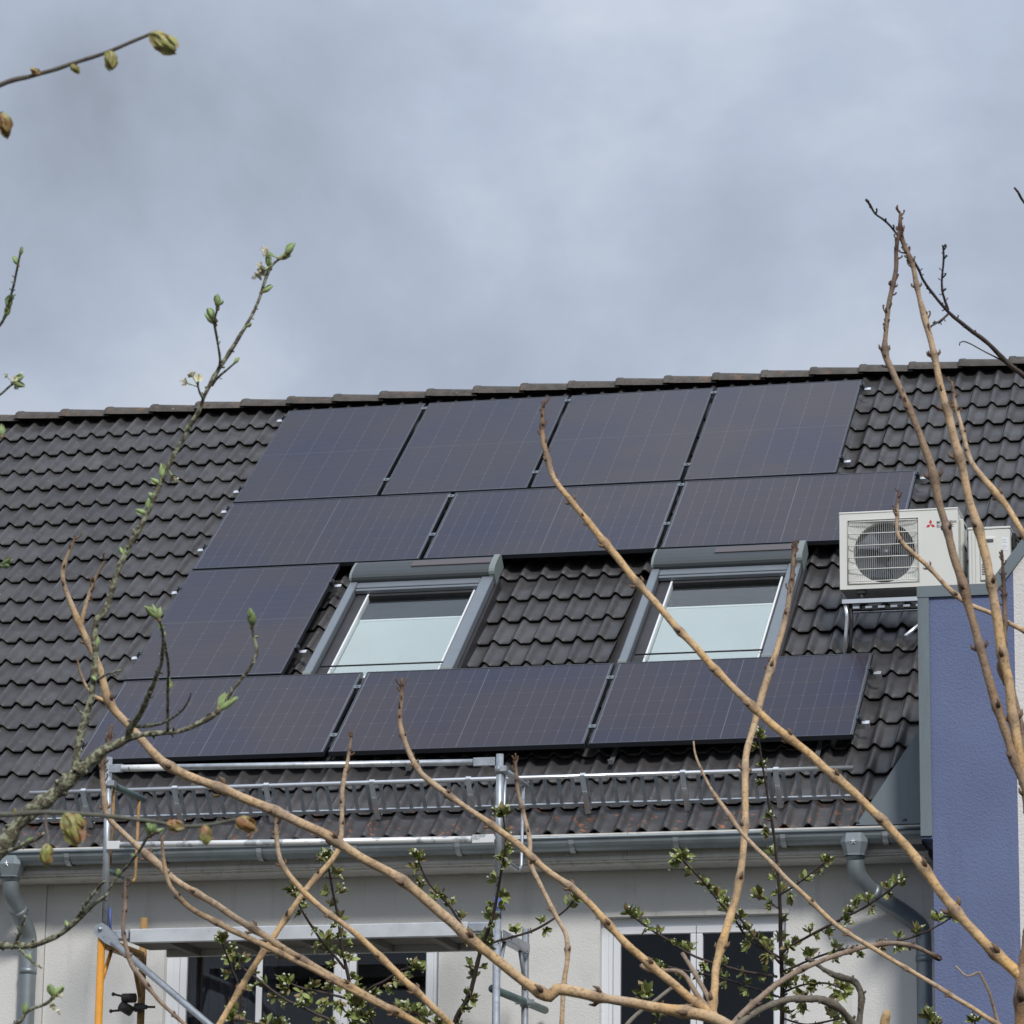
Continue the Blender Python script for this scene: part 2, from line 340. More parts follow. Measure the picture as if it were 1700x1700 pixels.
# walls with real openings
def wall_with_openings(x0, x1, z0, z1, y, holes, depth):
    mb = MB(); xs = sorted({x0, x1, *[h[0] for h in holes], *[h[1] for h in holes]}); zs = sorted({z0, z1, *[h[2] for h in holes], *[h[3] for h in holes]})
    for a, b in zip(xs, xs[1:]):
        for c, d in zip(zs, zs[1:]):
            if any(h[0] <= a and b <= h[1] and h[2] <= c and d <= h[3] for h in holes): continue
            mb.add([(a, y, c), (b, y, c), (b, y, d), (a, y, d)], [(0, 1, 2, 3)])
    for (a, b, c, d) in holes:
        mb.add([(a, y, c), (b, y, c), (b, y, d), (a, y, d), (a, y + depth, c), (b, y + depth, c), (b, y + depth, d), (a, y + depth, d)],
               [(0, 4, 5, 1), (1, 5, 6, 2), (2, 6, 7, 3), (3, 7, 4, 0)])
    return mb
H1 = (0.79, 2.62, -6.40, -4.888)                  # left window opening
H2 = (3.665, 4.849, -6.25, -4.822)                # right window opening
ZS = -4.513                                       # soffit underside
wall_with_openings(-0.03, 5.95, GZ, ZS + 0.02, YW, [H1, H2], 0.16).build('wall', M_wall, house)
w2 = MB(); w2.box(XL, -0.034, YW - 0.016, YW + 0.1, GZ, ZS + 0.02)
w2.build('wall', M_wall, house)
# eave: fascia and boarded soffit (separate boards)
fx = [XL, -0.10, 1.9, 3.9, 5.78]
for i in range(4):
    b = MB(); b.box(fx[i] + 0.002, fx[i + 1] - 0.002, -5.135, -5.112, ZS + 0.002, -4.33); b.build('fascia_board', M_fascia, house)
    b = MB(); b.box(fx[i] + 0.002 + 0.03, fx[i + 1] - 0.002 + 0.03 * (i < 3), -5.110, YW - 0.018, ZS - 0.012, ZS + 0.006); b.build('soffit_board', M_fascia, house)
b = MB(); b.box(XL, 5.78, -5.150, -5.137, ZS + 0.014, ZS + 0.034); b.build('drip_strip', M_fascia, house)
# rooms behind the windows
for h in (H1, H2):
    b = MB(); x0, x1, z0, z1 = h
    b.add([(x0 - .3, YW + .17, z0 - .3), (x1 + .3, YW + .17, z0 - .3), (x1 + .3, YW + 2.2, z0 - .3), (x0 - .3, YW + 2.2, z0 - .3), (x0 - .3, YW + .17, z1 + .2), (x1 + .3, YW + .17, z1 + .2), (x1 + .3, YW + 2.2, z1 + .2), (x0 - .3, YW + 2.2, z1 + .2)],
          [(0, 1, 2, 3), (7, 6, 5, 4), (1, 5, 6, 2), (2, 6, 7, 3), (3, 7, 4, 0)])
    b.build('room_lining', M_room, house)
def window(h, jambs, panes, bars, yf):
    """jambs: list of (x0,x1) upright white members over full height; panes: glazed spans; bars: thin glazing bars"""
    x0, x1, z0, z1 = h
    fr = MB(); fr.box(x0, x1, yf, yf + .07, z1 - .055, z1, .004); fr.box(x0, x1, yf, yf + .07, z0, z0 + .06, .004)
    for a, b_ in ((x0, x0 + .045), (x1 - .045, x1)): fr.box(a, b_, yf + .002, yf + .068, z0 + .0605, z1 - .0555, .004)
    w = fr.build('window', M_upvc, house)
    ed = [x0 + .0455] + [e_ for (a, b_) in panes for e_ in (a - .0485, b_ + .0485)] + [x1 - .0455]
    for a, b_ in zip(ed[::2], ed[1::2]):
        if b_ - a > .004: j_ = MB(); j_.box(a, b_, yf + .001, yf + .066, z0 + .061, z1 - .056, .003); j_.build('jamb', M_upvc, w)
    for (a, b_) in panes:
        sb = MB(); t = .048; o = .012
        sb.box(a - t, b_ + t, yf - o, yf + .05, z1 - .0565 - t, z1 - .0565, .006); sb.box(a - t, b_ + t, yf - o, yf + .05, z0 + .0615, z0 + .0615 + t, .006)
        sb.box(a - t, a, yf - o, yf + .05, z0 + .062 + t, z1 - .057 - t, .006); sb.box(b_, b_ + t, yf - o, yf + .05, z0 + .062 + t, z1 - .057 - t, .006)
        sb.build('sash', M_upvc, w)
        pn = MB(); pn.box(a - .004, b_ + .004, yf + .015, yf + .021, z0 + .1, z1 - .1); pn.build('pane', M_wglass, w)
    for (a, b_) in bars:
        bb = MB(); bb.box(a, b_, yf - .004, yf + .012, z0 + .11, z1 - .105, .003); bb.build('glazing_bar', M_upvc, w)
    sl = MB(); sl.box(x0 - .04, x1 + .04, YW - .05, yf + .02, z0 - .03, z0 - .001, .004); sl.build('sill', M_zincf, w)
    return w
YF = YW + 0.045
wl = window(H1, [], [(0.931, 1.918), (2.066, 2.527)], [(1.399, 1.439)], YF)
wr = window(H2, [], [(3.79, 4.235), (4.315, 4.76)], [], YF)
for wn_, h in ((wl, H1), (wr, H2)):               # moulded lintel trim
    b = MB(); b.box(h[0] - .02, h[1] + .02, YW - .016, YW - .001, h[3] + .001, h[3] + .030, .003); b.build('lintel_trim', M_fascia, wn_)
cu = MB(); n = 40
V = [(0.86 + 0.62 * i / n, YW + 0.24 + 0.03 * math.sin(i * 1.5), z) for z in (-6.45, -4.95) for i in range(n + 1)]
cu.add(V, [(i, i + 1, n + 2 + i, n + 1 + i) for i in range(n)], True); cu.build('curtain', M_curt, wl)

# roof deck (front and back slope) with tiles on it
NB = -0.175
d = MB()
yr, zr = roofp(0, 0.47, NB - .03).y, roofp(0, 0.47, NB - .03).z
ye, ze = roofp(0, SE + .06, NB - .03).y, roofp(0, SE + .06, NB - .03).z
sky_holes = [(1.36, 2.27), (3.56, 4.47)]
us = sorted([XL, XR] + [x for h in sky_holes for x in h]); ss = [SE + .06, -4.62, -3.22, 0.47]
for a, b in zip(us, us[1:]):
    for c, e_ in zip(ss, ss[1:]):
        if (a, b) in sky_holes and c == -4.62: continue
        d.add([roofp(a, c, NB - .03), roofp(b, c, NB - .03), roofp(b, e_, NB - .03), roofp(a, e_, NB - .03)], [(0, 1, 2, 3)])
d.add([(XL, yr, zr), (XR, yr, zr), (XR, yr + 6, zr - 4.84), (XL, yr + 6, zr - 4.84)], [(0, 1, 2, 3)])
roof = d.build('roof', M_brown, house)
def prof(x):
    q = (x + 0.075) % 0.15 - 0.075
    return 0.037 * math.cos(math.pi * q / 0.094) ** 2 if abs(q) < 0.047 else 0.0
TX = [-.022, -.011, 0, .011, .024, .036, .047, .075, .103, .114, .126, .139, .15, .161, .174, .186, .197, .225, .253, .264, .2765]
TL, TK = 0.40, 0.034
def tile_geo(M4=I4, mb=None):
    mb = mb or MB(); V = []; nx = len(TX) + 2
    rows = [(0.020, -.0275), (0.0, -.007), (.006, 0), (.2, 0), (TL, 0)]
    for (y, dz) in rows:
        zt = TK * (1 - y / TL) + dz
        V.append((TX[0], y, zt + prof(TX[0]) - .016))
        for x in TX: V.append((x, y, zt + prof(x)))
        V.append((TX[-1], y, zt + prof(TX[-1]) - .010))
    F = [(r * nx + i, r * nx + i + 1, (r + 1) * nx + i + 1, (r + 1) * nx + i) for r in range(len(rows) - 1) for i in range(nx - 1)]
    mb.add([M4 @ Vector(v) for v in V], F, True); return mb
tile_me = tile_geo().mesh('roof_tile', M_tile)
tile_me.polygons.foreach_set('use_smooth', [1 if i >= 2 * (len(TX) + 1) and 0 < i % (len(TX) + 1) < len(TX) else 0 for i in range(len(tile_me.polygons))])
PW, PL, GU, GV = 1.134, 1.722, 0.031, 0.027       # module size and gaps
v1 = -PL; v2 = v1 - GV; v2b = v2 - PW; v3 = v2b - GV; v3b = v3 - PL; v4 = v3b - GV; v4b = v4 - PW
ROW1 = 4 * PW + 3 * GU; ROW2 = 3 * PL + 2 * GU
def covered(u, s):
    if -.06 < u < ROW1 - .05 and v1 - .3 < s < -.3: return True
    if -.06 < u < ROW2 - .05 and v2b - .1 < s < v2 - .3 + .3: return True
    if -.06 < u < PW - .05 and v3b - .1 < s < v3 + .1: return True
    if -.06 < u < ROW2 - .05 and v4b - .15 < s < v4 - .1: return True
    return u > 5.62 and s < -3.6
def pix(P):
    c = CM @ (np.array(P) - CC); return 850 + FPX * c[0] / c[2], 850 + FPX * c[1] / c[2], c[2]
cand = []
U0 = -0.51 - 0.30 * 10
for k in range(21):
    s0 = 0.05 - 0.338 * k
    for j in range(34):
        u0 = U0 + 0.30 * j
        if u0 + .28 > 6.75: continue
        if any(a < u0 + .13 < b and -4.72 < s0 + .17 < -3.0 for a, b in [(1.24, 2.31), (3.455, 4.605)]): continue   # roof windows
        P = roofp(u0 + .13, s0 + .17, NB + .03); x, y, z = pix(P)
        vis = -30 < x < 1730 and not covered(u0 + .13, s0 + .17)
        mt = RF @ T(u0 + random.uniform(-.0015, .0015), s0 + random.uniform(-.004, .004), NB - .004 + random.uniform(-.0015, .0015)) @ Matrix.Rotation(R(random.uniform(-.35, .35)), 4, 'Z') @ Matrix.Rotation(R(random.uniform(-.25, .25)), 4, 'X')
        cand.append((0 if vis else 1, z, mt))
cand.sort(key=lambda c: (c[0], c[1]))
rest = MB()
for i, (h, z, mt) in enumerate(cand):
    if i < 300 and h == 0: inst('roof_tile', tile_me, roof, mt)
    else: tile_geo(mt, rest)
o = rest.build('roof_tile_field', M_tile, roof); o['kind'] = 'stuff'
# ridge caps
rc = MB(); nA = 9
for (x, r) in ((0.0, .124), (.012, .128), (.05, .127), (.055, .121), (.425, .108)):
    for a in range(nA):
        t = R(14) + (math.pi - R(28)) * a / (nA - 1); rc.v.append((x, -r * math.cos(t) * .98, r * math.sin(t) * .92 + (.004 if x < .3 else -.006))); rc.t.append((0, 0, 0))
for i in range(4):
    for a in range(nA - 1): rc.f.append([i * nA + a, (i + 1) * nA + a, (i + 1) * nA + a + 1, i * nA + a + 1]); rc.m.append(0); rc.sm.append(True)
rc.f.append(list(range(nA))); rc.m.append(0); rc.sm.append(False)
rcm = rc.mesh('ridge_tile', M_ridge)
for k in range(27):
    inst('ridge_tile', rcm, roof, T(-3.62 + .39 * k - .02, .44, .123 + random.uniform(-.003, .003)) @ Matrix.Rotation(R(random.uniform(-.5, .5)), 4, 'Y') @ Matrix.Rotation(R(random.uniform(-.4, .4)), 4, 'Z'))

# gutter with its straps
GY, GZc, GR = -5.215, -4.392, 0.076
GD = 0.062                                        # depth of the trough
gm = MB(); prf = []
for a in range(11):
    t = math.pi * a / 10; prf.append((GY - GR * math.cos(t), GZc - GD * math.sin(t)))
prf = [(GY - GR, GZc + .012)] + prf + [(GY + GR, GZc + .02)]
prf += [(y_ + (-.003 if y_ > GY else .003), z_ + .003) for (y_, z_) in prf[::-1]]
gm.prism(prf, XL, 5.765, 'x')
gm.tube([(XL, GY - GR - .004, GZc + .014), (5.765, GY - GR - .004, GZc + .014)], .011, 8)
gut = gm.build('gutter', M_zinc, house)
def strap(x):
    s_ = MB(); V = []
    for w_ in (0, .034):
        for a in range(9):
            t = math.pi * a / 8 * .92; V.append((x + w_, GY - (GR + .009) * math.cos(t), GZc - .001 - (GD + .009) * math.sin(t)))
    s_.add(V, [(i, i + 1, 10 + i, 9 + i) for i in range(8)]); s_.build('gutter_strap', M_galv, gut)
for px in (-.82, 0.24, 0.88, 1.53, 2.16, 2.83, 3.56, 4.22, 4.89, 5.52): strap(px)
# downpipes with hoppers
def downpipe(name, pts, hop):
    p = MB(); cps = []
    P = [Vector(q) for q in pts]
    for i in range(len(P) - 1):
        a = P[max(i - 1, 0)]; b = P[i]; c = P[i + 1]; d_ = P[min(i + 2, len(P) - 1)]
        if i == len(P) - 2: cps.append(b); break
        if i == len(P) - 3: d_ = c + (c - b)
        for k in range(5):
            t = k / 5; cps.append(0.5 * ((2 * b) + (c - a) * t + (2 * a - 5 * b + 4 * c - d_) * t * t + (3 * b - a - 3 * c + d_) * t ** 3))
    cps.append(P[-1]); p.tube(cps, .055, 16, caps=False)
    dp = p.build('downpipe', M_zinc, house)
    for q, ax in ((P[0], P[1] - P[0]), (P[2], P[3] - P[2]), (P[-2] - Vector((0, 0, .06)), Vector((0, 0, -1)))):
        c_ = MB(); ax = ax.normalized(); c_.tube([q - ax * .02, q + ax * .02], .0585, 16); c_.build('pipe_collar', M_zinc, dp)
    h = MB(); x, y, z = hop; w1, w2, w3 = .075, .084, .058
    L_ = [(z, w1, .070), (z - .055, w2, .075), (z - .125, w3 + .003, .061), (z - .135, .0605, .0605)]
    V = []
    for (zz, wx, wy) in L_:
        for (sx, sy) in ((-1, -.6), (-.6, -1), (.6, -1), (1, -.6), (1, .6), (.6, 1), (-.6, 1), (-1, .6)): V.append((x + sx * wx, y + sy * wy, zz))
    h.add(V, [(i * 8 + k, i * 8 + (k + 1) % 8, (i + 1) * 8 + (k + 1) % 8, (i + 1) * 8 + k) for i in range(3) for k in range(8)] + [tuple(range(8))])
    h.build('hopper', M_zinc, dp)
    st = MB(); ys = y - .0765; zc = z - .055
    pts_ = []
    for k in range(10):
        rr = .024 if k % 2 == 0 else .009; a = math.pi / 2 + k * math.pi / 5; pts_.append((x + rr * math.cos(a), ys - .001, zc + rr * math.sin(a)))
    st.add(pts_ + [(x, ys - .006, zc)], [(k, (k + 1) % 10, 10) for k in range(10)]); st.build('star_emblem', M_alu, dp)
    return dp
HZ = GZc - .004
downpipe('downpipe', [(5.345, -5.222, HZ - .13), (5.352, -5.195, HZ - .24), (5.43, -5.08, HZ - .34), (5.60, -4.90, HZ - .45), (5.695, -4.80 - .03, HZ - .54), (5.705, -4.825, HZ - .66), (5.705, -4.825, GZ)], (5.345, -5.232, HZ))
downpipe('downpipe', [(-.145, -5.222, HZ - .13), (-.145, -5.195, HZ - .24), (-.135, -5.08, HZ - .33), (-.12, -4.965, HZ - .44), (-.115, -4.93, HZ - .52), (-.115, -4.925, HZ - .64), (-.115, -4.925, GZ)], (-.145, -5.232, HZ))

# ------------------------------------------------------------------ projecting bay: blue wall, white wall next to it, zinc edge
bay = thing('projecting_bay', 'blue and white rendered bay with grey metal edging beside the gutter', 'building', T(6.1, -5.58, GZ))
YB = -5.58
XB, XBl, XWt = 5.800, 5.868, 6.379                # upper edge, lower edge, blue/white border
ZT, XK = -2.945, 6.232                            # flat top, where the top starts to rise
SL = 1.29
def top(x): return ZT if x < XK else ZT + (x - XK) * SL
b = MB(); b.prism([(XB, -4.49), (XBl, -4.49), (XBl, GZ), (XWt, GZ), (XWt, top(XWt) - .01), (XK, ZT - .01), (XB, ZT - .01)], YB, -1.2); b.build('wall', M_blue, bay)
b = MB(); b.prism([(XWt + .0005, GZ), (8.2, GZ), (8.2, top(8.2) - .01), (XWt + .0005, top(XWt) - .01)], YB - .0005, -1.2); b.build('wall', M_wallw, bay)
# brush marks of white paint that strayed over the border
b = MB()
for (zc, hh, w_) in ((-3.93, .12, .013), (-3.86, .05, .022), (-4.02, .07, .009)):
    b.add([(XWt - w_, YB - .0015, zc - hh), (XWt + .002, YB - .0015, zc - hh * 1.1), (XWt + .002, YB - .0015, zc + hh), (XWt - w_ * .7, YB - .0015, zc + hh * .8)], [(0, 1, 2, 3)])
b.build('stray_paint', M_wallw, bay)
tw = .066
b = MB(); b.prism([(XB - .003, -4.475), (XB + tw, -4.475), (XB + tw, ZT - tw - .002), (XB - .003, ZT - tw - .002)], YB - .014, -3.0); b.build('edge_flashing', M_zincf, bay)
b = MB(); k_ = math.tan(math.atan(SL) / 2) * tw
b.prism([(XB - .006, ZT - tw), (XK + k_, ZT - tw), (XK, ZT + .003), (XB - .006, ZT + .003)], YB - .018, -1.2); b.build('edge_flashing', M_zincf, bay)
b = MB(); dx = 8.2 - XK; b.prism([(XK + k_ + .001, ZT - tw), (8.2, ZT - tw + (dx - k_) * SL), (8.2, ZT + dx * SL), (XK + .001, ZT + .003)], YB - .019, -1.2); b.build('edge_flashing', M_zincf, bay)
# triangular zinc apron at the gutter end
b = MB(); b.prism([(5.335, -4.325), (5.79, -4.325), (5.79, -3.66)], -5.142, -5.134); b.build('apron_sheet', M_zincf, bay)
b = MB(); b.box(5.70, 5.80, YB + .003, -5.30, -4.520, -4.492); b.build('edge_cap', M_brown, bay)

# ------------------------------------------------------------------ snow guard
sg = thing('snow_guard', 'galvanised snow guard grid running along the eave above the gutter', 'snow guard', RF @ T(2.7, -6.44, NB))
SS, NBt, NTp = -6.442, -.088, .115
def rbar(mb, u0, u1, s0, s1, n0, n1):
    q = MB(); q.box(u0, u1, s0, s1, n0, n1); mb.add([RF @ Vector(v) for v in q.v], q.f)
def rtube(mb, pts, r, seg=8): mb.tube([roofp(*p) for p in pts], r, seg)
b = MB(); rtube(b, [(-.09, SS, NTp), (5.315, SS, NTp)], .0145); b.build('rail', M_alu, sg)  # sky light caught by the top rail is put into its brighter metal colour
b = MB(); rbar(b, -.09, 5.30, SS - .005, SS + .012, NBt - .013, NBt + .010); b.build('rail', M_galv, sg)
bm = MB(); bm.box(-.0125, .0125, -.002, .004, NBt + .0105, NTp - .015); bme = bm.mesh('bar', M_galv)
k = 0; u = -.05
while u < 5.30:
    inst('bar', bme, sg, RF @ T(u, SS, 0)); u += .0895
hk = MB()
hk.box(-.017, .017, -.018, -.0135, NBt - .055, NTp + .014); hk.box(-.017, .017, -.0134, .012, NTp + .0125, NTp + .016)
hk.box(-.014, .014, -.0158, .05, NBt - .059, NBt - .0555); hk.box(-.016, .016, -.022, -.0165, NBt + .09, NBt + .104); hk.prism([(-.016, NBt - .054), (.035, NBt - .054), (-.016, NBt - .012)], .0145, .0175, 'x')
hkm = hk.mesh('bracket', M_alu)
for u in (.279, .902, 1.52, 2.225, 2.859, 3.602, 4.242, 4.831): inst('bracket', hkm, sg, RF @ T(u, SS, 0))

# ------------------------------------------------------------------ solar panels
fm = MB(); hw, hl, lip = PW / 2, PL / 2, .011
fm.box(-hw, hw, hl - lip, hl, -.035, 0, .0015); fm.box(-hw, hw, -hl, -hl + lip, -.035, 0, .0015)
fm.box(-hw, -hw + lip, -hl + lip, hl - lip, -.035, -.0002, .0015); fm.box(hw - lip, hw, -hl + lip, hl - lip, -.035, -.0002, .0015)
frame_me = fm.mesh('frame', M_frame)
lm = MB(); lm.box(-hw + lip - .001, hw - lip + .001, -hl + lip - .001, hl - lip + .001, -.008, -.0032); lam_me = lm.mesh('laminate', M_back)
cw, ch = .1820, .0908; cgx, cgy, mid = .0027, .0025, .0055
ce = MB(); c_ = .007
ce.prism([(-cw/2 + c_, -ch/2), (cw/2 - c_, -ch/2), (cw/2, -ch/2 + c_), (cw/2, ch/2), (-cw/2, ch/2), (-cw/2, -ch/2 + c_)], -.0031, -.0029, 'z')
cell_me = ce.mesh('cell', M_cell)
def panel(uc, sc, land, label):
    mw = RF @ T(uc + random.uniform(-.002, .002), sc, 0) @ Matrix.Rotation(R((90 if land else 0) + random.uniform(-.08, .08)), 4, 'Z') @ Matrix.Rotation(R(random.uniform(-.12, .12)), 4, 'X')
    t = thing('solar_panel', label, 'solar panel', mw, 'black solar panels on the roof')
    inst('frame', frame_me, t, mw); l = inst('laminate', lam_me, t, mw)
    for i in range(6):
        x = (i - 2.5) * (cw + cgx)
        for j in range(18):
            y = (j - 8.5) * (ch + cgy) + (mid / 2 - cgy / 2 if j > 8 else -mid / 2 + cgy / 2)
            m_ = mw @ T(x, y, 0)
            if j > 8: m_ = m_ @ Matrix.Rotation(math.pi, 4, 'Z')
            inst('cell', cell_me, l, m_)
for i, nm in enumerate(('leftmost upright solar panel in the top row under the ridge', 'second upright solar panel from the left in the top row', 'third upright solar panel from the left in the top row', 'rightmost upright solar panel in the top row under the ridge')):
    panel(PW / 2 + i * (PW + GU), -PL / 2, False, nm)
for i, nm in enumerate(('left sideways solar panel of the second row, above the lone upright panel', 'middle sideways solar panel of the second row, between the two skylights\' boxes', 'right sideways solar panel of the second row, partly behind the ivory fan unit')):
    panel(PL / 2 + i * (PL + GU), v2 - PW / 2, True, nm)
panel(PW / 2, v3 - PL / 2, False, 'lone upright solar panel left of the left skylight')
for i, nm in enumerate(('left sideways solar panel of the bottom row, behind the lichened branches', 'middle sideways solar panel of the bottom row, below the left skylight', 'right sideways solar panel of the bottom row, below the right skylight')):
    panel(PL / 2 + i * (PL + GU), v4 - PW / 2, True, nm)
# mounting rails with clamps and roof hooks
def rail(s, u0, u1, joints, label, hooks=()):
    mw = RF @ T((u0 + u1) / 2, s, 0); t = thing('mounting_rail', label, 'mounting rail', mw, 'rails under the solar panels')
    b = MB(); rbar(b, u0 - .075, u1 + .070, s - .018, s + .018, -.075, -.037); b.build('rail_profile', M_railb, t)
    for e_, sg_ in ((u0, -1), (u1, 1)):
        c = MB(); a0, a1 = sorted((e_ + sg_ * .004, e_ + sg_ * .026)); rbar(c, a0, a1, s - .022, s + .022, -.0365, -.004); a0, a1 = sorted((e_ - sg_ * .008, e_ + sg_ * .022)); rbar(c, a0, a1, s - .02, s + .02, .001, .005)
        c.tube([roofp(e_ + sg_ * .013, s, .004), roofp(e_ + sg_ * .013, s, .012)], .007, 6); c.build('end_clamp', M_frame, t)
        c = MB(); a0, a1 = sorted((e_ + sg_ * .045, e_ + sg_ * .074)); rbar(c, a0, a1, s - .020, s + .020, -.077, -.0352); c.build('rail_cap', M_alu, t)
    for j in joints:
        c = MB(); rbar(c, j - GU / 2 + .005, j + GU / 2 - .005, s - .02, s + .02, -.0365, .0008); rbar(c, j - GU / 2 - .008, j + GU / 2 + .008, s - .022, s + .022, .001, .005)
        c.tube([roofp(j, s, .004), roofp(j, s, .012)], .008, 6); c.build('mid_clamp', M_zincf, t)
    for u in hooks:
        c = MB(); rbar(c, u - .016, u + .016, s - .30, s - .02, -.118, -.112); rbar(c, u - .016, u + .016, s - .306, s - .2995, -.118, -.085); c.build('roof_hook', M_railb, t)
J1 = [PW + GU / 2 + i * (PW + GU) for i in range(3)]; J2 = [PL + GU / 2 + i * (PL + GU) for i in range(2)]
rail(-.105, 0, ROW1, J1, 'upper aluminium rail under the top row of solar panels')
rail(-1.455, 0, ROW1, J1, 'lower aluminium rail under the top row of solar panels')
rail(-1.815, 0, ROW2, J2, 'upper aluminium rail under the second row of solar panels')
rail(-2.485, 0, ROW2, J2, 'lower aluminium rail under the second row of solar panels')
rail(-3.20, 0, PW, [], 'upper aluminium rail under the lone upright solar panel')
rail(-4.235, 0, PW, [], 'lower aluminium rail under the lone upright solar panel')
rail(-4.88, 0, ROW2, J2, 'upper aluminium rail under the bottom row of solar panels')
rail(-5.565, 0, ROW2, J2, 'lower aluminium rail under the bottom row of solar panels', hooks=(2.3, 3.65, 4.99))

# ------------------------------------------------------------------ roof windows with outside roller shutters
def skylight(uo, label):
    """local: x across (0 = left outer edge 1.283), y up the slope from the bottom edge, z off the panel plane"""
    mw = RF @ T(uo, -4.66, 0); t = thing('skylight', label, 'skylight', mw, 'roof windows with roller shutters')
    def part(mb, name, m, par=None): return mb.build(name, m, par or t, mw)
    Wd, H = 1.065, 1.50
    b = MB()                                       # dark outer kerb and flashing
    b.box(-.03, .115, -.05, H + .02, -.20, -.070); b.box(Wd - .115, Wd + .022, -.05, H + .02, -.20, -.070); b.box(.115, Wd - .115, -.06, .00, -.20, -.072); b.box(.115, Wd - .115, H - .16, H + .02, -.20, -.072)
    part(b, 'flashing_frame', M_brown)
    b = MB(); b.box(.075, .1495, .0, H - .17, -.069, -.058, .002); part(b, 'outer_sash', M_brown); b = MB(); b.box(Wd - .1175, Wd - .075, .0, H - .17, -.069, -.058, .002); part(b, 'outer_sash', M_brown)
    b = MB(); a0, a1 = .150, Wd - .118; zt = -.052
    b.box(a0, a0 + .014, .02, H - .17, -.10, zt, .002); b.box(a1 - .014, a1, .02, H - .17, -.10, zt, .002); b.box(a0 + .014, a1 - .014, .02, .05, -.10, zt - .001, .002)
    part(b, 'inner_sash', M_sash)
    b = MB(); b.box(a0 + .0145, a1 - .0145, H - .20, H - .17, -.10, zt - .001, .002); part(b, 'top_sash', M_brown)
    b = MB(); b.box(a0 + .010, a1 - .010, .03, H - .18, -.078, -.072); part(b, 'pane', M_sglass)
    b = MB(); b.box(a0 + .018, a1 - .018, .045, H - .53, -.100, -.096); bl = part(b, 'blind', M_blind)
    b = MB(); b.box(a0 + .018, a1 - .018, H - .5295, H - .505, -.104, -.090, .003); part(b, 'blind_bar', M_sash, bl)
    b = MB(); b.add([(a0 - .03, -.02, -.101), (a1 + .03, -.02, -.101), (a1 + .03, H - .1, -.101), (a0 - .03, H - .1, -.101), (a0 - .05, -.05, -.6), (a1 + .05, -.05, -.6), (a1 + .05, H - .05, -.6), (a0 - .05, H - .05, -.6)],
            [(0, 4, 5, 1), (1, 5, 6, 2), (2, 6, 7, 3), (3, 7, 4, 0), (4, 7, 6, 5)]); part(b, 'attic_lining', M_attic)
    for x0, x1 in ((0.0, .060), (Wd - .088, Wd)):   # guide rails of the shutter
        b = MB(); b.box(x0, x1, .055, H - .06, -.068, -.004, .006); sr = part(b, 'guide_rail', M_shutr)
        e = MB(); e.prism([(.0, -.075), (.0545, -.075), (.0545, -.002), (.03, -.002), (.006, -.022)], x0 + .001, x1 - .001, 'x'); part(e, 'rail_end', M_shutl, sr)
    b = MB(); b.box(.061, Wd - .089, H - .135, H - .06, -.050, -.012, .005); b.box(.061, Wd - .089, H - .165, H - .137, -.055, -.022, .004); part(b, 'bottom_slat', M_shutr)
    # shutter box: rounded hood
    pr = [(H + .0 + q[0], q[1]) for q in ((-.055, -.07), (-.055, .006), (-.047, .024), (-.028, .038), (.010, .046), (.070, .048), (.125, .046), (.168, .040), (.188, .026), (.195, -.07))]
    b = MB(); b.prism(pr, .014, Wd - .032, 'x'); hood = part(b, 'shutter_box', M_shut)
    for x0, x1, gr in ((-.004, .0135, 0.0), (Wd - .0315, Wd + .012, .012)):
        b = MB(); b.prism([(p[0] + (gr if p[0] > H + .05 else -gr), p[1] + (gr if p[1] > 0 else 0)) for p in pr], x0, x1, 'x'); part(b, 'end_cap', M_shutl, hood)
    b = MB(); b.box(.44, Wd - .034, H + .045, H + .125, .0475, .0555, .002); part(b, 'solar_strip', M_pvs, hood)
    b = MB(); b.tube([mw.inverted() @ (mw @ Vector((.09, .165, -.03))), Vector((Wd - .085, .165, -.03))], .006, 6); part(b, 'cross_bar', M_blk)
    return t
skylight(1.283, 'left skylight with grey shutter hood, right beside the lone upright solar panel')
skylight(3.497, 'right skylight with grey shutter hood, crossed by a tan diagonal cane')

# ------------------------------------------------------------------ outdoor air-conditioning units on a rail frame
AY = -3.37
ac = thing('air_conditioner', 'ivory outdoor fan unit with round grille and red emblem on the roof', 'air conditioner', T(5.37, AY + .15, -2.43), 'outdoor units on the roof')
AX0, AX1, AZ0, AZ1 = 4.972, 5.772, -2.432, -1.912
GX0, GX1, GZ0, GZ1 = AX0 + .055, AX0 + .535, AZ0 + .035, AZ1 - .045
gc = ((GX0 + GX1) / 2 + .004, (GZ0 + GZ1) / 2 - .004); gr_ = .208
b = MB(); bx0, bx1, bz0, bz1 = AX0, AX1, AZ0, AZ1
b.box(bx0, bx1, AY + .080, AY + .30, bz0, bz1 - .012, .006); b.box(bx0, bx0 + .01, AY + .0200, AY + .0795, bz0, bz1 - .012); b.box(bx1 - .01, bx1, AY + .0200, AY + .0795, bz0, bz1 - .012); b.box(bx0 + .01, bx1 - .01, AY + .0200, AY + .0795, bz0, bz0 + .01); b.build('casing', M_acw, ac)
b = MB()                                          # front panel with round opening
n = 48; ring = [(gc[0] + gr_ * math.cos(2 * math.pi * i / n), gc[1] + gr_ * math.sin(2 * math.pi * i / n)) for i in range(n)]
def rect_pt(i, x0, x1, z0, z1):
    a = 2 * math.pi * i / n; c, s_ = math.cos(a), math.sin(a); m_ = max(abs(c), abs(s_)); return (((x0 + x1) / 2) + c / m_ * (x1 - x0) / 2, ((z0 + z1) / 2) + s_ / m_ * (z1 - z0) / 2)
sq = [rect_pt(i, GX0, GX1, GZ0, GZ1) for i in range(n)]
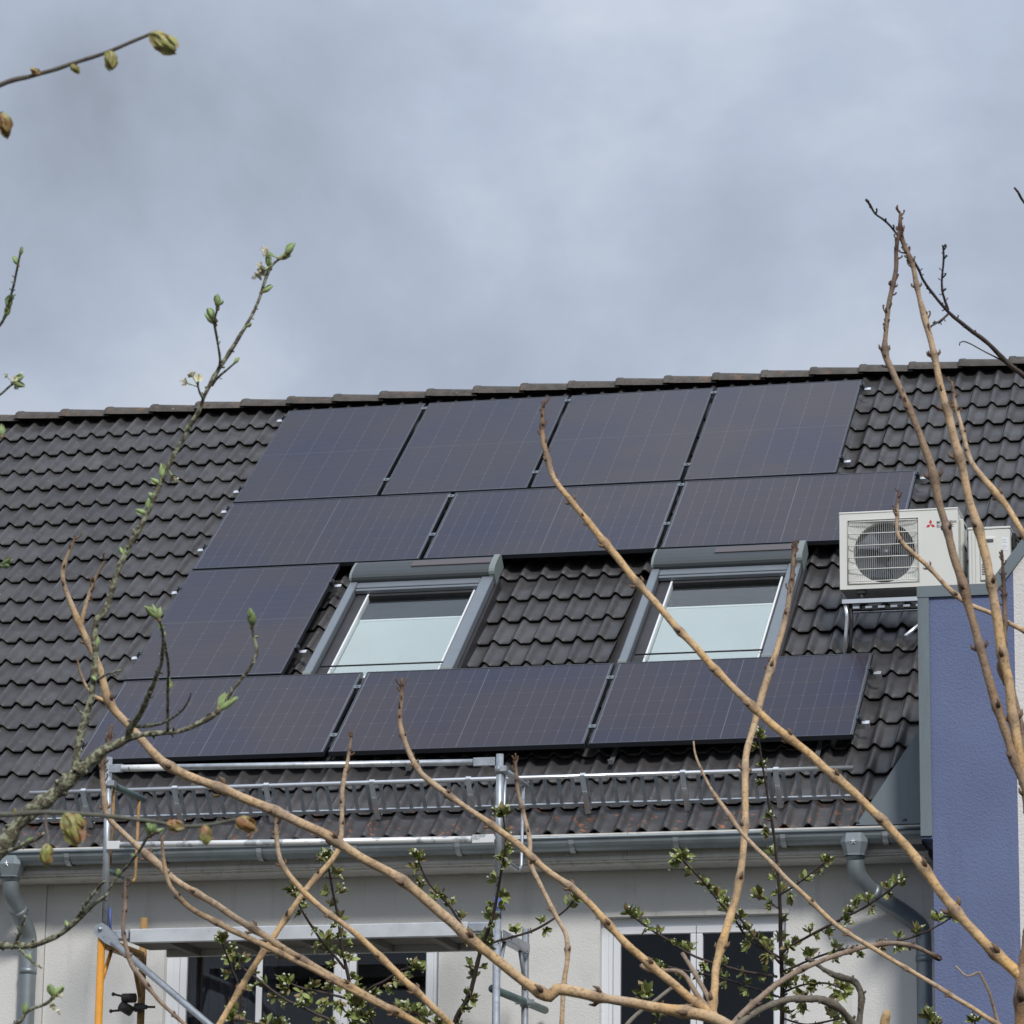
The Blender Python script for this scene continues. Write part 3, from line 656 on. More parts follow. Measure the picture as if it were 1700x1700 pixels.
V = [(x, AY + .008, z) for x, z in sq] + [(x, AY + .022, z) for x, z in ring] + [(x, AY + .075, z) for x, z in ring]
b.add(V, [(i, (i + 1) % n, n + (i + 1) % n, n + i) for i in range(n)] + [(n + i, n + (i + 1) % n, 2 * n + (i + 1) % n, 2 * n + i) for i in range(n)])
b.build('fan_shroud', M_acw, ac)
b = MB()
for (x0, x1, z0, z1) in ((AX0, GX0, AZ0, AZ1), (GX1, AX1, AZ0, AZ1), (GX0, GX1, AZ0, GZ0), (GX0, GX1, GZ1, AZ1)): b.box(x0, x1, AY, AY + .0195, z0, z1)
b.build('front_panel', M_acw, ac)
b = MB(); b.box(AX0 - .004, AX1 + .004, AY - .004, AY + .31, AZ1 + .0005, AZ1 + .014, .004); b.build('lid', M_acw, ac)
b = MB(); b.box(GX0, GX1, AY + .0205, AY + .0215, GZ0, GZ1)
b = MB(); V = [(x, AY + .076, z) for x, z in ring]; b.add(V, [tuple(range(n))]); b.build('fan_back', M_acd, ac)
b = MB()
for k in range(3):                                # three broad fan blades and hub
    a = 2 * math.pi * k / 3 + .4; V = []
    for r_ in (.05, .19):
        for (da, dy) in ((-.45 if r_ > .1 else -.3, .008), (.45 if r_ > .1 else .3, -.022)): V.append((gc[0] + r_ * math.cos(a + da), AY + .058 + dy, gc[1] + r_ * math.sin(a + da)))
    b.add(V, [(0, 1, 3, 2)])
b.tube([(gc[0], AY + .035, gc[1]), (gc[0], AY + .07, gc[1])], .045, 16); b.build('fan', M_fin, ac)
b = MB(); x = GX0 + .012
while x < GX1 - .008:                             # grille: fine uprights, bowed slightly, and stout cross wires
    b.tube([(x, AY + .004, GZ0 + .012), (x, AY - .010, GZ0 + .03), (x, AY - .010, GZ1 - .03), (x, AY + .004, GZ1 - .012)], .0012, 4); x += .0142
b.build('grille_wires', M_acs, ac)
for k in range(6):
    z = GZ0 + .015 + (GZ1 - GZ0 - .03) * k / 5; b = MB(); b.tube([(GX0 + .006, AY + .002, z), (GX0 + .02, AY - .0125, z), (GX1 - .02, AY - .0125, z), (GX1 - .006, AY + .002, z)], .0034, 6); b.build('cross_wire', M_acw, ac)
b = MB(); b.tube([(GX0, AY - .002, GZ0), (GX1, AY - .002, GZ0), (GX1, AY - .002, GZ1), (GX0, AY - .002, GZ1), (GX0, AY - .002, GZ0)], .0045, 6); b.build('grille_frame', M_acs, ac)
b = MB()                                          # emblem of three lozenges
ex, ez, q = AX0 + .617, AZ1 - .098, .0185
for ang in (90, 210, 330):
    a = R(ang); l_ = q * 1.9; wv = q * .55
    c, s_ = math.cos(a), math.sin(a)
    b.add([(ex, AY - .0012, ez), (ex + c * l_ / 2 + s_ * wv, AY - .0012, ez + s_ * l_ / 2 - c * wv), (ex + c * l_, AY - .0012, ez + s_ * l_), (ex + c * l_ / 2 - s_ * wv, AY - .0012, ez + s_ * l_ / 2 + c * wv)], [(0, 1, 2, 3)])
b.build('emblem', M_red, ac)
def text(body, size, loc, m, parent):
    cu_ = bpy.data.curves.new('t', 'FONT'); cu_.body = body; cu_.size = size; cu_.offset = .0006; tmp = bpy.data.objects.new('t', cu_)
    C.objects.link(tmp); dg = bpy.context.evaluated_depsgraph_get(); me = bpy.data.meshes.new_from_object(tmp.evaluated_get(dg)); bpy.data.objects.remove(tmp)
    me.materials.clear(); me.materials.append(m); me.name = 'lettering'
    return inst('lettering', me, parent, T(*loc) @ Matrix.Rotation(R(90), 4, 'X'))
text('MITSUBISHI', .0265, (AX0 + .657, AY - .0014, AZ1 - .094), M_txt, ac)
text('ELECTRIC', .0265, (AX0 + .657, AY - .0014, AZ1 - .119), M_txt, ac)
b = MB(); b.box(AX1 + .0005, AX1 + .03, AY + .06, AY + .26, AZ0 + .10, AZ1 - .05, .01); b.build('valve_cover', M_acs, ac)
for zz in (AZ1 - .10, AZ1 - .25): b = MB(); b.box(AX1 + .0305, AX1 + .034, AY + .10, AY + .2, zz, zz + .02); b.build('slot', M_blk, ac)
for xx in (AX0 + .14, AX1 - .14):
    b = MB(); b.box(xx - .03, xx + .03, AY + .01, AY + .06, AZ0 - .030, AZ0 - .001, .004); b.tube([(xx, AY + .035, AZ0 - .075), (xx, AY + .035, AZ0 - .0305)], .020, 10); b.build('rubber_foot', M_blk, ac)
ac2 = thing('air_conditioner', 'smaller ivory cabinet with handle and vent slits beside the fan unit', 'air conditioner', T(5.98, -3.2, -2.50), 'outdoor units on the roof')
BX0, BX1, BZ0, BZ1, BY = 5.845, 6.125, -2.50, -2.060, -3.42
b = MB(); b.box(BX0, BX1, BY, BY + .40, BZ0, BZ1 - .012, .006); b.build('casing', M_acw, ac2)
b = MB(); b.box(BX0 - .003, BX1 + .003, BY - .004, BY + .405, BZ1 - .0115, BZ1 + .004, .003); b.build('lid', M_acw, ac2)
b = MB(); b.box(BX0 + .022, BX0 + .028, BY - .003, BY - .0002, BZ0 + .01, BZ1 - .02); b.box(BX0 + .045, BX0 + .050, BY - .003, BY - .0002, BZ0 + .01, BZ1 - .02); b.build('seam', M_acs, ac2)
b = MB(); b.box(BX0 + .078, BX0 + .182, BY - .012, BY - .0003, BZ0 + .075, BZ1 - .065, .006); cv = b.build('service_cover', M_acw, ac2)
b = MB(); b.box(BX0 + .080, BX0 + .17, BY - .0165, BY - .0122, BZ1 - .105, BZ1 - .083, .002); b.build('handle', M_acd, cv)
for k in range(7):
    b = MB(); b.box(BX0 + .090, BX0 + .145, BY - .0135, BY - .0122, BZ0 + .115 + k * .0115, BZ0 + .1205 + k * .0115); b.build('vent_slit', M_blk, cv)
b = MB(); b.box(BX0 + .222, BX0 + .268, BY - .0015, BY - .0002, BZ1 - .16, BZ1 - .075); b.build('label', M_lab, ac2)
for k, (w_, z_) in enumerate(((.030, .085), (.022, .095), (.034, .105), (.026, .125), (.034, .135), (.02, .145))):
    b = MB(); b.box(BX0 + .227, BX0 + .227 + w_, BY - .0025, BY - .0016, BZ1 - z_ - .003, BZ1 - z_); b.build('label_line', M_acs, ac2)
b = MB(); b.box(BX1 + .006, BX1 + .030, BY + .05, BY + .14, BZ1 - .14, BZ1 - .03, .006); b.tube([(BX1 + .02, BY + .08, BZ1 - .06), (BX1 + .06, BY + .05, BZ1 - .10), (BX1 + .10, BY + .04, BZ1 - .20), (BX1 + .12, BY + .06, BZ1 - .36)], .011, 8); b.build('pipe_bundle', M_blk, ac2)
# rail frame that carries them
fr = thing('support_frame', 'white rail and strut holding the fan unit above the tiles', 'bracket', T(5.0, -3.33, -2.85))
b = MB(); b.box(4.99, 6.2, AY - .032, AY + .010, -2.535, -2.507); b.build('rail', M_alu, fr)
for k in range(12):
    b = MB(); b.box(5.06 + k * .085, 5.105 + k * .085, AY - .020, AY + .030, -2.570, -2.555); b.build('slotted_strip', M_galv, fr)
b = MB(); b.box(4.99, 6.2, AY + .08, AY + .12, -2.56, -2.536); b.build('rail', M_blk, fr)
b = MB(); b.box(4.99, 6.2, AY + .25, AY + .29, -2.535, -2.507); b.build('rail', M_alu, fr)
b = MB(); b.tube([(5.010, AY - .01, -2.536), (5.018, AY + .005, -2.62), (5.006, AY + .02, -2.74), (4.996, AY + .035, -2.87)], .013, 8); b.build('strut', M_alu, fr)
b = MB(); b.tube([(5.040, AY + .01, -2.536), (5.045, AY + .02, -2.65), (5.034, AY + .035, -2.78), (5.02, AY + .045, -2.87)], .014, 8); b.build('strut', M_blk, fr)
b = MB(); b.tube([(5.43, -3.52, -2.80), (5.56, -3.30, -2.62)], .013, 8); b.build('strut', M_alu, fr)

# ------------------------------------------------------------------ scaffold in front of the facade
SX0, SX1, SYo, SYi = 0.816, 3.318, -6.10, -5.36
sc = thing('scaffold', 'tube scaffold bay with orange frame, guard rails and aluminium deck', 'scaffold', T((SX0 + SX1) / 2, -5.73, GZ))
def tb(name, pts, r, m, par=None, seg=12): b = MB(); b.tube(pts, r, seg); return b.build(name, m, par or sc)
TR = .0242
p = tb('standard', [(SX0 + .012, SYo, -5.00), (SX0, SYo, -3.93)], TR * .92, M_galv); tb('standard', [(SX0 - .004, SYo, GZ), (SX0 - .004, SYo, -4.995)], TR, M_orange)
tb('standard', [(SX0 + .006, SYi, GZ), (SX0 + .006, SYi, -4.83)], TR, M_ochre)
tb('standard', [(SX1, SYo, -4.86), (SX1, SYo, -3.99)], TR * .95, M_galv); tb('standard', [(SX1 - .002, SYo, -4.99), (SX1 - .002, SYo, -4.862)], TR * .97, M_bluep); tb('standard', [(SX1 - .004, SYo, GZ), (SX1 - .004, SYo, -4.992)], TR, M_galv)
tb('standard', [(SX1 - .008, SYi, GZ), (SX1 - .008, SYi, -4.95)], TR * .95, M_galv)
# guard rails with flattened ends
def grail(z0, z1, m, name='guard_rail', yo=-.036):
    b = MB(); y = SYo + yo
    b.tube([(SX0 + .11, y, z0), (SX0 + .8, y, z0 + (z1 - z0) * .3), (SX1 - .16, y, z1)], .0195, 12)
    r = b.build(name, m, sc)
    for a, c, z in ((SX0 + .018, SX0 + .108, z0), (SX1 - .158, SX1 - .020, z1)):
        b = MB(); b.box(a, c, y - .006, y + .006, z - .026, z + .026, .003); b.build('flattened_end', m, r)
    return r
g1 = grail(-4.008, -4.040, M_galv)
b = MB(); b.tube([(SX0 + .10, SYo - .037, -4.0085), (SX0 + .40, SYo - .037, -4.0125)], .0212, 12); b.build('paint_patch', M_white_p, g1)
grail(-4.488, -4.510, M_galvp)
# end guards running back to the wall side
def end_guard(x, m1, m2, zt):
    e = tb('end_guard', [(x + .016, SYo - .01, zt), (x + .015, SYo + .62, zt + .004)], .021, m1)
    tb('end_upright', [(x + .018, SYo + .06, zt - .01), (x + .012, SYo + .06, zt - .50)], .0105, m2, e, 8)
    tb('end_upright', [(x + .018, SYo + .53, zt - .005), (x + .012, SYo + .53, zt - .50), (x + .010, SYo + .50, zt - .535), (x + .010, SYo + .44, zt - .540)], .0105, m2, e, 8)
    tb('end_lower_bar', [(x + .010, SYo + .02, zt - .535), (x + .010, SYo + .435, zt - .541)], .014, m1, e, 8)
    b = MB(); b.tube([(x, SYo, zt - .022), (x, SYo, zt + .022)], .032, 12); b.box(x + .005, x + .05, SYo - .035, SYo + .02, zt - .018, zt + .018, .004); b.build('coupler', M_galv, e)
end_guard(SX0, M_greent, M_ochre, -4.098); end_guard(SX1, M_galv, M_galv, -4.085)
# deck
dk = MB(); dk.box(SX0 + .17, SX1 - .19, SYo + .02, SYo + .06, -5.085, -5.000, .004); dko = dk.build('deck', M_deck, sc)
b = MB(); b.box(SX0 + .06, SX1 - .08, SYo + .061, SYi - .03, -5.040, -5.006); b.build('deck_board', M_decku, dko)
b = MB(); b.box(SX0 + .17, SX1 - .19, SYi - .028, SYi + .0, -5.085, -5.000, .004); b.build('rear_beam', M_deck, dko)
for k in range(5): b = MB(); x = SX0 + .35 + k * .42; b.box(x, x + .05, SYo + .062, SYi - .03, -5.082, -5.0405); b.build('cross_member', M_decku, dko)
b = MB(); b.box(SX0 + .055, SX0 + .165, SYo - .005, SYo + .065, -5.07, -5.006, .01); b.build('deck_claw', M_galv, dko)
b = MB(); b.box(SX1 - .185, SX1 - .04, SYo - .005, SYo + .065, -5.07, -5.006, .01); b.build('deck_claw', M_galv, dko)
# transoms (U-profile) at both ends, knee braces, ledger brace
for x, m in ((SX0, M_ochre), (SX1, M_galv)):
    b = MB(); b.box(x - .024, x + .024, SYo + .026, SYi - .026, -5.11, -5.103); b.box(x - .026, x - .021, SYo + .026, SYi - .026, -5.10, -5.05); b.box(x + .021, x + .026, SYo + .026, SYi - .026, -5.10, -5.05); b.build('transom', m, sc)
    tb('knee_brace', [(x, SYo + .02, -5.32), (x, SYo + .17, -5.112)], .013, M_orange if m is M_ochre else M_galv, sc, 8)
    tb('knee_brace', [(x, SYi - .02, -5.32), (x, SYi - .17, -5.112)], .013, m, sc, 8)
br = tb('diagonal_brace', [(SX0 + .085, SYo - .048, -5.085), (SX0 + 1.90, SYo - .048, -6.55)], .0215, M_galv)
b = MB(); b.prism([(SX0 - .04, -4.985), (SX0 + .01, -4.965), (SX0 + .05, -4.99), (SX0 + .13, -5.09), (SX0 + .10, -5.125), (SX0 + .03, -5.09), (SX0 - .04, -5.03)], SYo - .040, SYo - .030); b.tube([(SX0 + .0, SYo - .055, -5.005), (SX0 + .0, SYo - .02, -5.005)], .013, 8); b.build('brace_plate', M_galv, br)
tb('toe_stop', [(SX0 + .045, SYo + .01, -5.02), (SX0 + .040, SYo + .01, -4.87)], .009, M_bluep, sc, 6)
# couplers and wall tie
b = MB(); cx, cy, cz = SX0 + .0, SYi - .03, -5.42
b.tube([(cx - .09, cy - .05, cz + .075), (cx - .005, cy - .05, cz + .075)], .030, 12); b.tube([(cx - .10, cy - .05, cz + .03), (cx - .03, cy - .05, cz - .01)], .034, 10); b.tube([(cx + .005, cy, cz - .005), (cx + .005, cy, cz + .045)], .034, 12)
b.box(cx - .02, cx + .07, cy - .045, cy - .02, cz + .005, cz + .033, .006); b.tube([(cx + .06, cy - .03, cz + .02), (cx + .12, cy - .035, cz + .018)], .008, 6); b.tube([(cx - .15, cy - .06, cz + .10), (cx - .08, cy - .05, cz + .085)], .008, 6); b.tube([(cx - .17, cy - .05, cz - .005), (cx - .08, cy - .05, cz + .0)], .008, 6); b.ball((cx - .15, cy - .06, cz + .10), .013); b.ball((cx - .165, cy - .05, cz - .005), .013); b.build('swivel_coupler', M_clamp, sc)
tb('wall_tie', [(SX1 - .045, SYo + .06, -5.40), (SX1 + .02, SYi + .42, -5.405)], .0242, M_greent)
b = MB(); b.tube([(SX1 - .008, SYi, -5.43), (SX1 - .008, SYi, -5.38)], .032, 12); b.box(SX1 - .06, SX1 + .06, SYi - .045, SYi - .028, -5.42, -5.39, .004); b.build('coupler', M_galv, sc)

# ------------------------------------------------------------------ plants
def at(x, y, t):
    d_ = CM.T @ np.array([(x - 850) / FPX, (y - 850) / FPX, 1.0]); return Vector(CC + d_ * t)
def spline(pts, step):
    """Catmull-Rom through (x, y, w, t) rows, resampled; returns rows"""
    A = np.array(pts, float); out = []
    for i in range(len(A) - 1):
        a, b, c, d_ = A[max(i - 1, 0)], A[i], A[i + 1], A[min(i + 2, len(A) - 1)]
        n_ = max(1, int(math.hypot(*(c - b)[:2]) / step))
        for k in range(n_):
            t = k / n_; out.append(0.5 * (2 * b + (c - a) * t + (2 * a - 5 * b + 4 * c - d_) * t * t + (3 * b - a - 3 * c + d_) * t ** 3))
    out.append(A[-1]); return np.array(out)
rng = random.Random(11)
REG = {}
def near(parent, x, y):
    A = REG.get(parent)
    if A is None: return 1e9, None
    d_ = np.hypot(A[:, 0] - x, A[:, 1] - y); i = int(np.argmin(d_)); return float(d_[i]), A[i]
M_cane = wood('tan_cane_bark', (0.66, 0.405, 0.150), (0.50, 0.375, 0.255), (0.060, 0.030, 0.023), bump=0.0009)
M_caneb = wood('brown_cane_bark', (0.31, 0.185, 0.088), (0.32, 0.24, 0.175), (0.06, 0.033, 0.026), bump=0.0009)
M_lich = wood('lichened_bark', (0.075, 0.060, 0.048), (0.13, 0.115, 0.075), (0.030, 0.025, 0.022), lichen=((0.33, 0.345, 0.235), 0.9), bump=0.0015)
M_twig = wood('dark_twig_bark', (0.055, 0.038, 0.034), (0.10, 0.08, 0.07), (0.022, 0.013, 0.013), bump=0.0004)
M_old = wood('old_vine_bark', (0.10, 0.075, 0.056), (0.20, 0.17, 0.135), (0.022, 0.016, 0.013), lichen=((0.17, 0.17, 0.12), 0.4), bump=0.0015)
M_nearb = wood('near_twig_bark', (0.12, 0.088, 0.074), (0.12, 0.125, 0.095), (0.045, 0.03, 0.03))
M_leaf = mat('young_leaf', (0.205, 0.245, 0.070), 0.55, var=0.35, vscale=60, rnd=0.2)
M_leafd = mat('leaf_scale_brown', (0.22, 0.17, 0.075), 0.6, var=0.35, vscale=60)
M_petal = mat('white_bud', (0.52, 0.52, 0.40), 0.6, var=0.1, vscale=100)
M_bud = mat('pale_green_bud', (0.26, 0.345, 0.14), 0.55, var=0.35, vscale=80, rnd=0.15, stain=[((0.27, 0.14, 0.08), 60, 0.60, 0.1, 0.6)])
M_nbud = mat('red_green_bud', (0.29, 0.29, 0.085), 0.5, var=0.25, vscale=60, stain=[((0.30, 0.105, 0.06), 70, 0.46, 0.12, 0.8), ((0.11, 0.065, 0.035), 120, 0.58, 0.1, 0.7), ((0.36, 0.37, 0.25), 200, 0.58, 0.08, 0.6)])
M_blos = mat('cream_blossom', (0.70, 0.66, 0.48), 0.6, var=0.15, vscale=90)
for m in (M_leaf, M_bud, M_petal, M_blos, M_nbud):
    m.node_tree.nodes['Principled BSDF'].inputs['Subsurface Weight'].default_value = 0.0

def cane(parent, name, pts, t0, t1, m, nodes=75, grey=(0.0, 0.0), tip=0, seg=9, hooks=0, step=7, wob=0.05, dark=0.0, gnarl=0.0, spurs=0, thin=0.94):
    """pts rows (x, y, width) in photo pixels from base to tip, t0..t1 distance from the viewer at base and tip.
    grey: tint r at base and tip; tip: length in px of darkened tip; hooks: curled leaf stalks near the tip"""
    dn, sm = near(parent, pts[0][0], pts[0][1])
    if dn < 14: t1 += sm[3] - t0; t0 = sm[3]
    A = np.array(pts, float); A[:, 2] *= thin; L_ = np.concatenate([[0], np.cumsum(np.hypot(*np.diff(A[:, :2], axis=0).T))]); tt = t0 + (t1 - t0) * L_ / L_[-1]
    Q = spline(np.c_[A, tt], step)
    REG[parent] = np.concatenate([REG[parent], Q]) if parent in REG else Q
    l = np.concatenate([[0], np.cumsum(np.hypot(*np.diff(Q[:, :2], axis=0).T))]); tot = l[-1]
    nd = []
    if nodes:
        q = nodes * rng.uniform(.4, .8)
        while q < tot - 8: nd.append(q); q += nodes * rng.uniform(.75, 1.3) * (0.55 if tot - q < 160 else 1)
    P = []; Rd = []; TI = []; off = rng.uniform(0, 8)
    for i, (x, y, w, t) in enumerate(Q):
        k = sum(math.exp(-((l[i] - a) / (w * .55 + 2)) ** 2) for a in nd)
        r = max(w, 1.2) / 2 * t / FPX * (1 + .34 * min(k, 1) + .10 * mnoise.noise(Vector((l[i] * .035, t * 7, w)))); P.append(at(x + 1.6 * mnoise.noise(Vector((l[i] * .02, t, 3))), y + 1.6 * mnoise.noise(Vector((l[i] * .02, t, 8))), t))
        if gnarl: P[-1] = P[-1] + Vector((mnoise.noise(P[-1] * 22), mnoise.noise(P[-1] * 22 + Vector((9, 9, 9))), mnoise.noise(P[-1] * 22 + Vector((5, 3, 1))))) * gnarl * r; r *= 1 + .25 * mnoise.noise(P[-1] * 60)
        Rd.append(r); f = l[i] / tot
        gtip = max(0, 1 - (tot - l[i]) / tip) if tip else 0
        cv_ = mnoise.noise(Vector((l[i] * .013, off, 2))); cd_ = max(0, mnoise.noise(Vector((l[i] * .035, off, 6))) - .1)
        TI.append((max(0, min(1, off * .04 + grey[0] + (grey[1] - grey[0]) * f + .25 * min(k, 1) + .45 * cv_)), min(1, .45 * cd_ + dark + .40 * min(k, 1) + .80 * gtip), 0))
    mb = MB(); mb.tube(P, Rd, seg, tint=TI, wob=wob)
    def frame(i):
        d_ = (P[min(i + 1, len(P) - 1)] - P[max(i - 1, 0)]).normalized(); a = rng.uniform(0, 6.28)
        s_ = d_.orthogonal().normalized(); s_.rotate(Matrix.Rotation(a, 3, d_)); return d_, s_
    for a in nd:                                   # buds sitting at the nodes
        i = int(np.argmin(abs(l - a)))
        d_, s_ = frame(i); r = Rd[i]
        for sg_ in (1, -1):
            v = s_ * sg_; mb.tube([P[i] + v * r * .7, P[i] + v * r * 1.45 + d_ * r * .5, P[i] + v * r * 1.6 + d_ * r * 1.3], [r * .42, r * .34, r * .1], 5, tint=[(.6, .75, 0)] * 3)
    for h_ in range(hooks):                        # curled dry leaf stalks towards the tip
        q = tot - (rng.uniform(0, 1) ** 1.4) * min(tot * .75, 36 + hooks * 11); i = int(np.argmin(abs(l - q)))
        d_, s_ = frame(i); t = Q[i][3]; r = Rd[i]; ln = rng.uniform(6, 13) * t / FPX; cv = rng.uniform(.3, 1.1)
        up_ = rng.uniform(.5, 1.1); pp = [P[i] + s_ * (r * .5 + ln * .75 * cv * math.sin(q_)) + d_ * ln * up_ * q_ / 1.9 for q_ in (0, .4, .8, 1.2, 1.6, 2.0)]
        mb.tube(pp, [v * t / FPX for v in (2.2, 1.7, 1.4, 1.3, 1.5, 1.9)], 5, tint=[(.3, .85, 0)] * 6)
    for h_ in range(spurs):                        # short rough spurs
        i = rng.randrange(2, len(P) - 2); d_, s_ = frame(i); t = Q[i][3]; r = Rd[i]; ln = rng.uniform(2.0, 5.5) * t / FPX
        mb.tube([P[i] + s_ * r * .4, P[i] + s_ * (r + ln * .5) + d_ * ln * .3, P[i] + s_ * (r + ln) + d_ * ln * .7], [r * .5, r * .35, r * .28 + .6 * t / FPX], 5, tint=[(.2, .6, 0)] * 3)
    o = mb.build(name, m, parent)
    return o, P, Rd, Q

def leaf(mb, o, d_, nrm, ln, wd, curl):
    d_ = d_.normalized(); sd = d_.cross(nrm).normalized(); nr = sd.cross(d_)
    V = []; st = ((0, .12), (.25, .75), (.55, 1.0), (.8, .62), (1, .03))
    for (f, w) in st:
        c = o + d_ * ln * f + nr * (curl * ln * f * f); h = wd * w / 2
        V += [c - sd * h + nr * h * .55, c, c + sd * h + nr * h * .55]
    F = []
    for i in range(4):
        a = i * 3; F += [(a, a + 1, a + 4, a + 3), (a + 1, a + 2, a + 5, a + 4)]
    mb.add(V, F, True)
def rdir(r_, spread, up=Vector((0, 0, 1))):
    v = Vector((r_.gauss(0, 1), r_.gauss(0, 1), r_.gauss(0, 1))).normalized(); return (up + v * spread).normalized()
def cluster_mesh(seed, nleaf, nflower, size, spread, wd=.42, mats=None, bud=False):
    """leaf cluster about 1 unit high at the origin growing to +Z"""
    r_ = random.Random(seed); mb = MB()
    for k in range(nleaf):
        d_ = rdir(r_, spread); mb.cur = 1 if r_.random() < .22 else 0
        leaf(mb, d_ * .06, d_, rdir(r_, 3), r_.uniform(.6, 1.0) * size, r_.uniform(.8, 1.2) * wd * size, r_.uniform(-.25, .35))
    mb.cur = 1; mb.tube([(0, 0, -.12), (0, 0, .12), (0, 0, .28)], [.09, .10, .04], 6)
    mb.cur = 2
    for k in range(nflower):
        d_ = rdir(r_, spread * .8); c = d_ * r_.uniform(.55, .95) * size; q = r_.uniform(.08, .125)
        mb.ball(c, q, q, q * 1.15, 6, 4)
        mb.cur = 0; mb.tube([d_ * .1, c * .92], [.025, .03], 4); mb.ball(c * .88, q * .7, nu=5, nv=3); mb.cur = 2
    return mb.mesh('leaf_cluster', mats or [M_leaf, M_leafd, M_petal])
CL = [cluster_mesh(20 + i, 8 + i % 4, (2, 3, 0, 4, 1, 3)[i], .95, .95) for i in range(6)]
def spindle_mesh(seed, n, spread, wd, mats):
    r_ = random.Random(seed); mb = MB()
    for k in range(n):
        d_ = rdir(r_, spread); h_ = r_.uniform(.7, 1.0); w = wd * r_.uniform(.85, 1.15)
        st = [(0, .35), (.15, .8), (.38, 1.0), (.65, .7), (.88, .3), (1.0, .05)]
        mb.cur = 0; mb.tube([d_ * (.05 + h_ * f) for f, _ in st], [w * q / 2 for _, q in st], 7)
        leaf(mb, d_ * .05 + rdir(r_, 1) * .03, d_ + rdir(r_, .3) * .3, rdir(r_, 3), h_ * .9, w * 1.2, .15)
    mb.cur = 1; mb.tube([(0, 0, -.15), (0, 0, .05), (0, 0, .18)], [.09, .12, .06], 6)
    return mb.mesh('leaf_bud', mats)
SP = [spindle_mesh(50 + i, (1, 2, 3, 4)[i], (.15, .6, .7, .8)[i], (.34, .32, .30, .30)[i], [M_bud, M_leafd]) for i in range(4)]
def blossom_mesh(seed):
    r_ = random.Random(seed); mb = MB()
    for f in range(3):
        ax = rdir(r_, .8); c = ax * .65; mb.cur = 0; mb.tube([(0, 0, 0), c * .5, c], [.03, .025, .04], 4)
        mb.cur = 1; s_ = ax.orthogonal()
        for k in range(5):
            q = s_.copy(); q.rotate(Matrix.Rotation(k * 1.2566, 3, ax)); leaf(mb, c, q + ax * .5, ax, .30, .26, .2)
        for k in range(9):
            q = (ax + rdir(r_, 1) * .5); mb.tube([c, c + q * .3], [.010, .012], 3)
    return mb.mesh('blossom', [M_bud, M_blos])
BL = [blossom_mesh(80 + i) for i in range(2)]
def stick(me, name, parent, pos, direction, size, roll=None):
    q = Vector(direction).normalized().to_track_quat('Z', 'Y').to_matrix().to_4x4()
    return inst(name, me, parent, Matrix.Translation(pos) @ q @ Matrix.Rotation(rng.uniform(0, 6.28) if roll is None else roll, 4, 'Z') @ Matrix.Scale(size, 4))
def px_dir(dx, dy, dz=0.0): return Vector(CM.T @ np.array([dx, dy, dz]))

# --- tan cane shrub whose stems meet below the middle of the frame
TG = 5.0
A_sh = thing('cane_shrub', 'leafless tan cane shrub whose long canes fan out across the foreground', 'shrub', T(*at(1215, 1700, TG).xy, GZ))
b0 = at(1215, 1712, TG)
def trunk(parent, pos, r, m, name='trunk', lean=(0, 0)):
    mb = MB(); P = []; n_ = 14
    for i in range(n_ + 1):
        f = i / n_; z = GZ - .05 + (pos.z - GZ + .05) * f; P.append(Vector((pos.x + lean[0] * (1 - f) ** 1.5 + .02 * math.sin(5 * f), pos.y + lean[1] * (1 - f) ** 1.5 + .02 * math.cos(4 * f), z)))
    P[-1] = pos.copy(); mb.tube(P, [r * (1.6 - 1.15 * (i / n_) ** 1.3) for i in range(n_ + 1)], 12, tint=[(.7, .2, 0)] * (n_ + 1), wob=.12); return mb.build(name, m, parent)
trunk(A_sh, b0, .013, M_caneb)
HX, HY = 1215, 1706
cane(A_sh, 'cane', [(HX - 10, HY, 19), (1183, 1684, 17), (1187, 1640, 14), (1190, 1600, 14), (1214.7, 1513, 15), (1228.8, 1453, 13), (1237.7, 1364.7, 12.5), (1237.7, 1266, 12), (1255, 1191.8, 12), (1269, 1142, 13), (1290.6, 1075, 11), (1304.7, 1022, 10), (1313.5, 966, 9), (1320.6, 899, 7)], TG, 5.4, M_cane, 90, (0, .9), 170, hooks=18)
cane(A_sh, 'cane', [(HX, HY, 22), (1170, 1686, 21), (1100, 1674, 19), (1009, 1658, 17), (925, 1642, 21), (912, 1655, 20), (860.6, 1622, 17), (768.8, 1548, 19), (670, 1463.6, 17), (600, 1424, 16), (526, 1378.8, 17), (391.8, 1318.8, 16), (282.4, 1273, 16), (218.8, 1209.4, 14), (180, 1163.5, 15), (165, 1105, 12), (144.7, 1064.7, 11), (130.6, 1033, 12), (109.4, 980, 9), (106, 941, 8), (123.5, 895, 4)], TG, 5.05, M_cane, 118, (.25, .45), 50, hooks=4)
cane(A_sh, 'cane', [(134, 1040, 8), (144.7, 997.7, 7), (158.8, 958.8, 6), (174.7, 930, 4)], 5.0, 5.0, M_cane, 0, (.7, .9), 60, hooks=5)
cane(A_sh, 'cane', [(181, 1166, 9), (152, 1153, 6), (135, 1120, 5), (128, 1092, 4)], 5.0, 5.0, M_cane, 0, (.5, .9), 30)
cane(A_sh, 'cane', [(HX - 20, HY - 6, 17), (1175, 1680, 15), (1118, 1633, 14.5), (1040.6, 1567.7, 13.5), (966.5, 1488, 12.5), (896, 1435, 12), (850, 1393, 13), (783, 1347, 10.5), (712.4, 1296, 11), (689.4, 1269.4, 9.5), (671.8, 1230.6, 9), (663, 1191.8, 8), (666.5, 1156.5, 7), (668, 1125, 4)], TG, 5.15, M_cane, 78, (0.1, .8), 90, hooks=12)
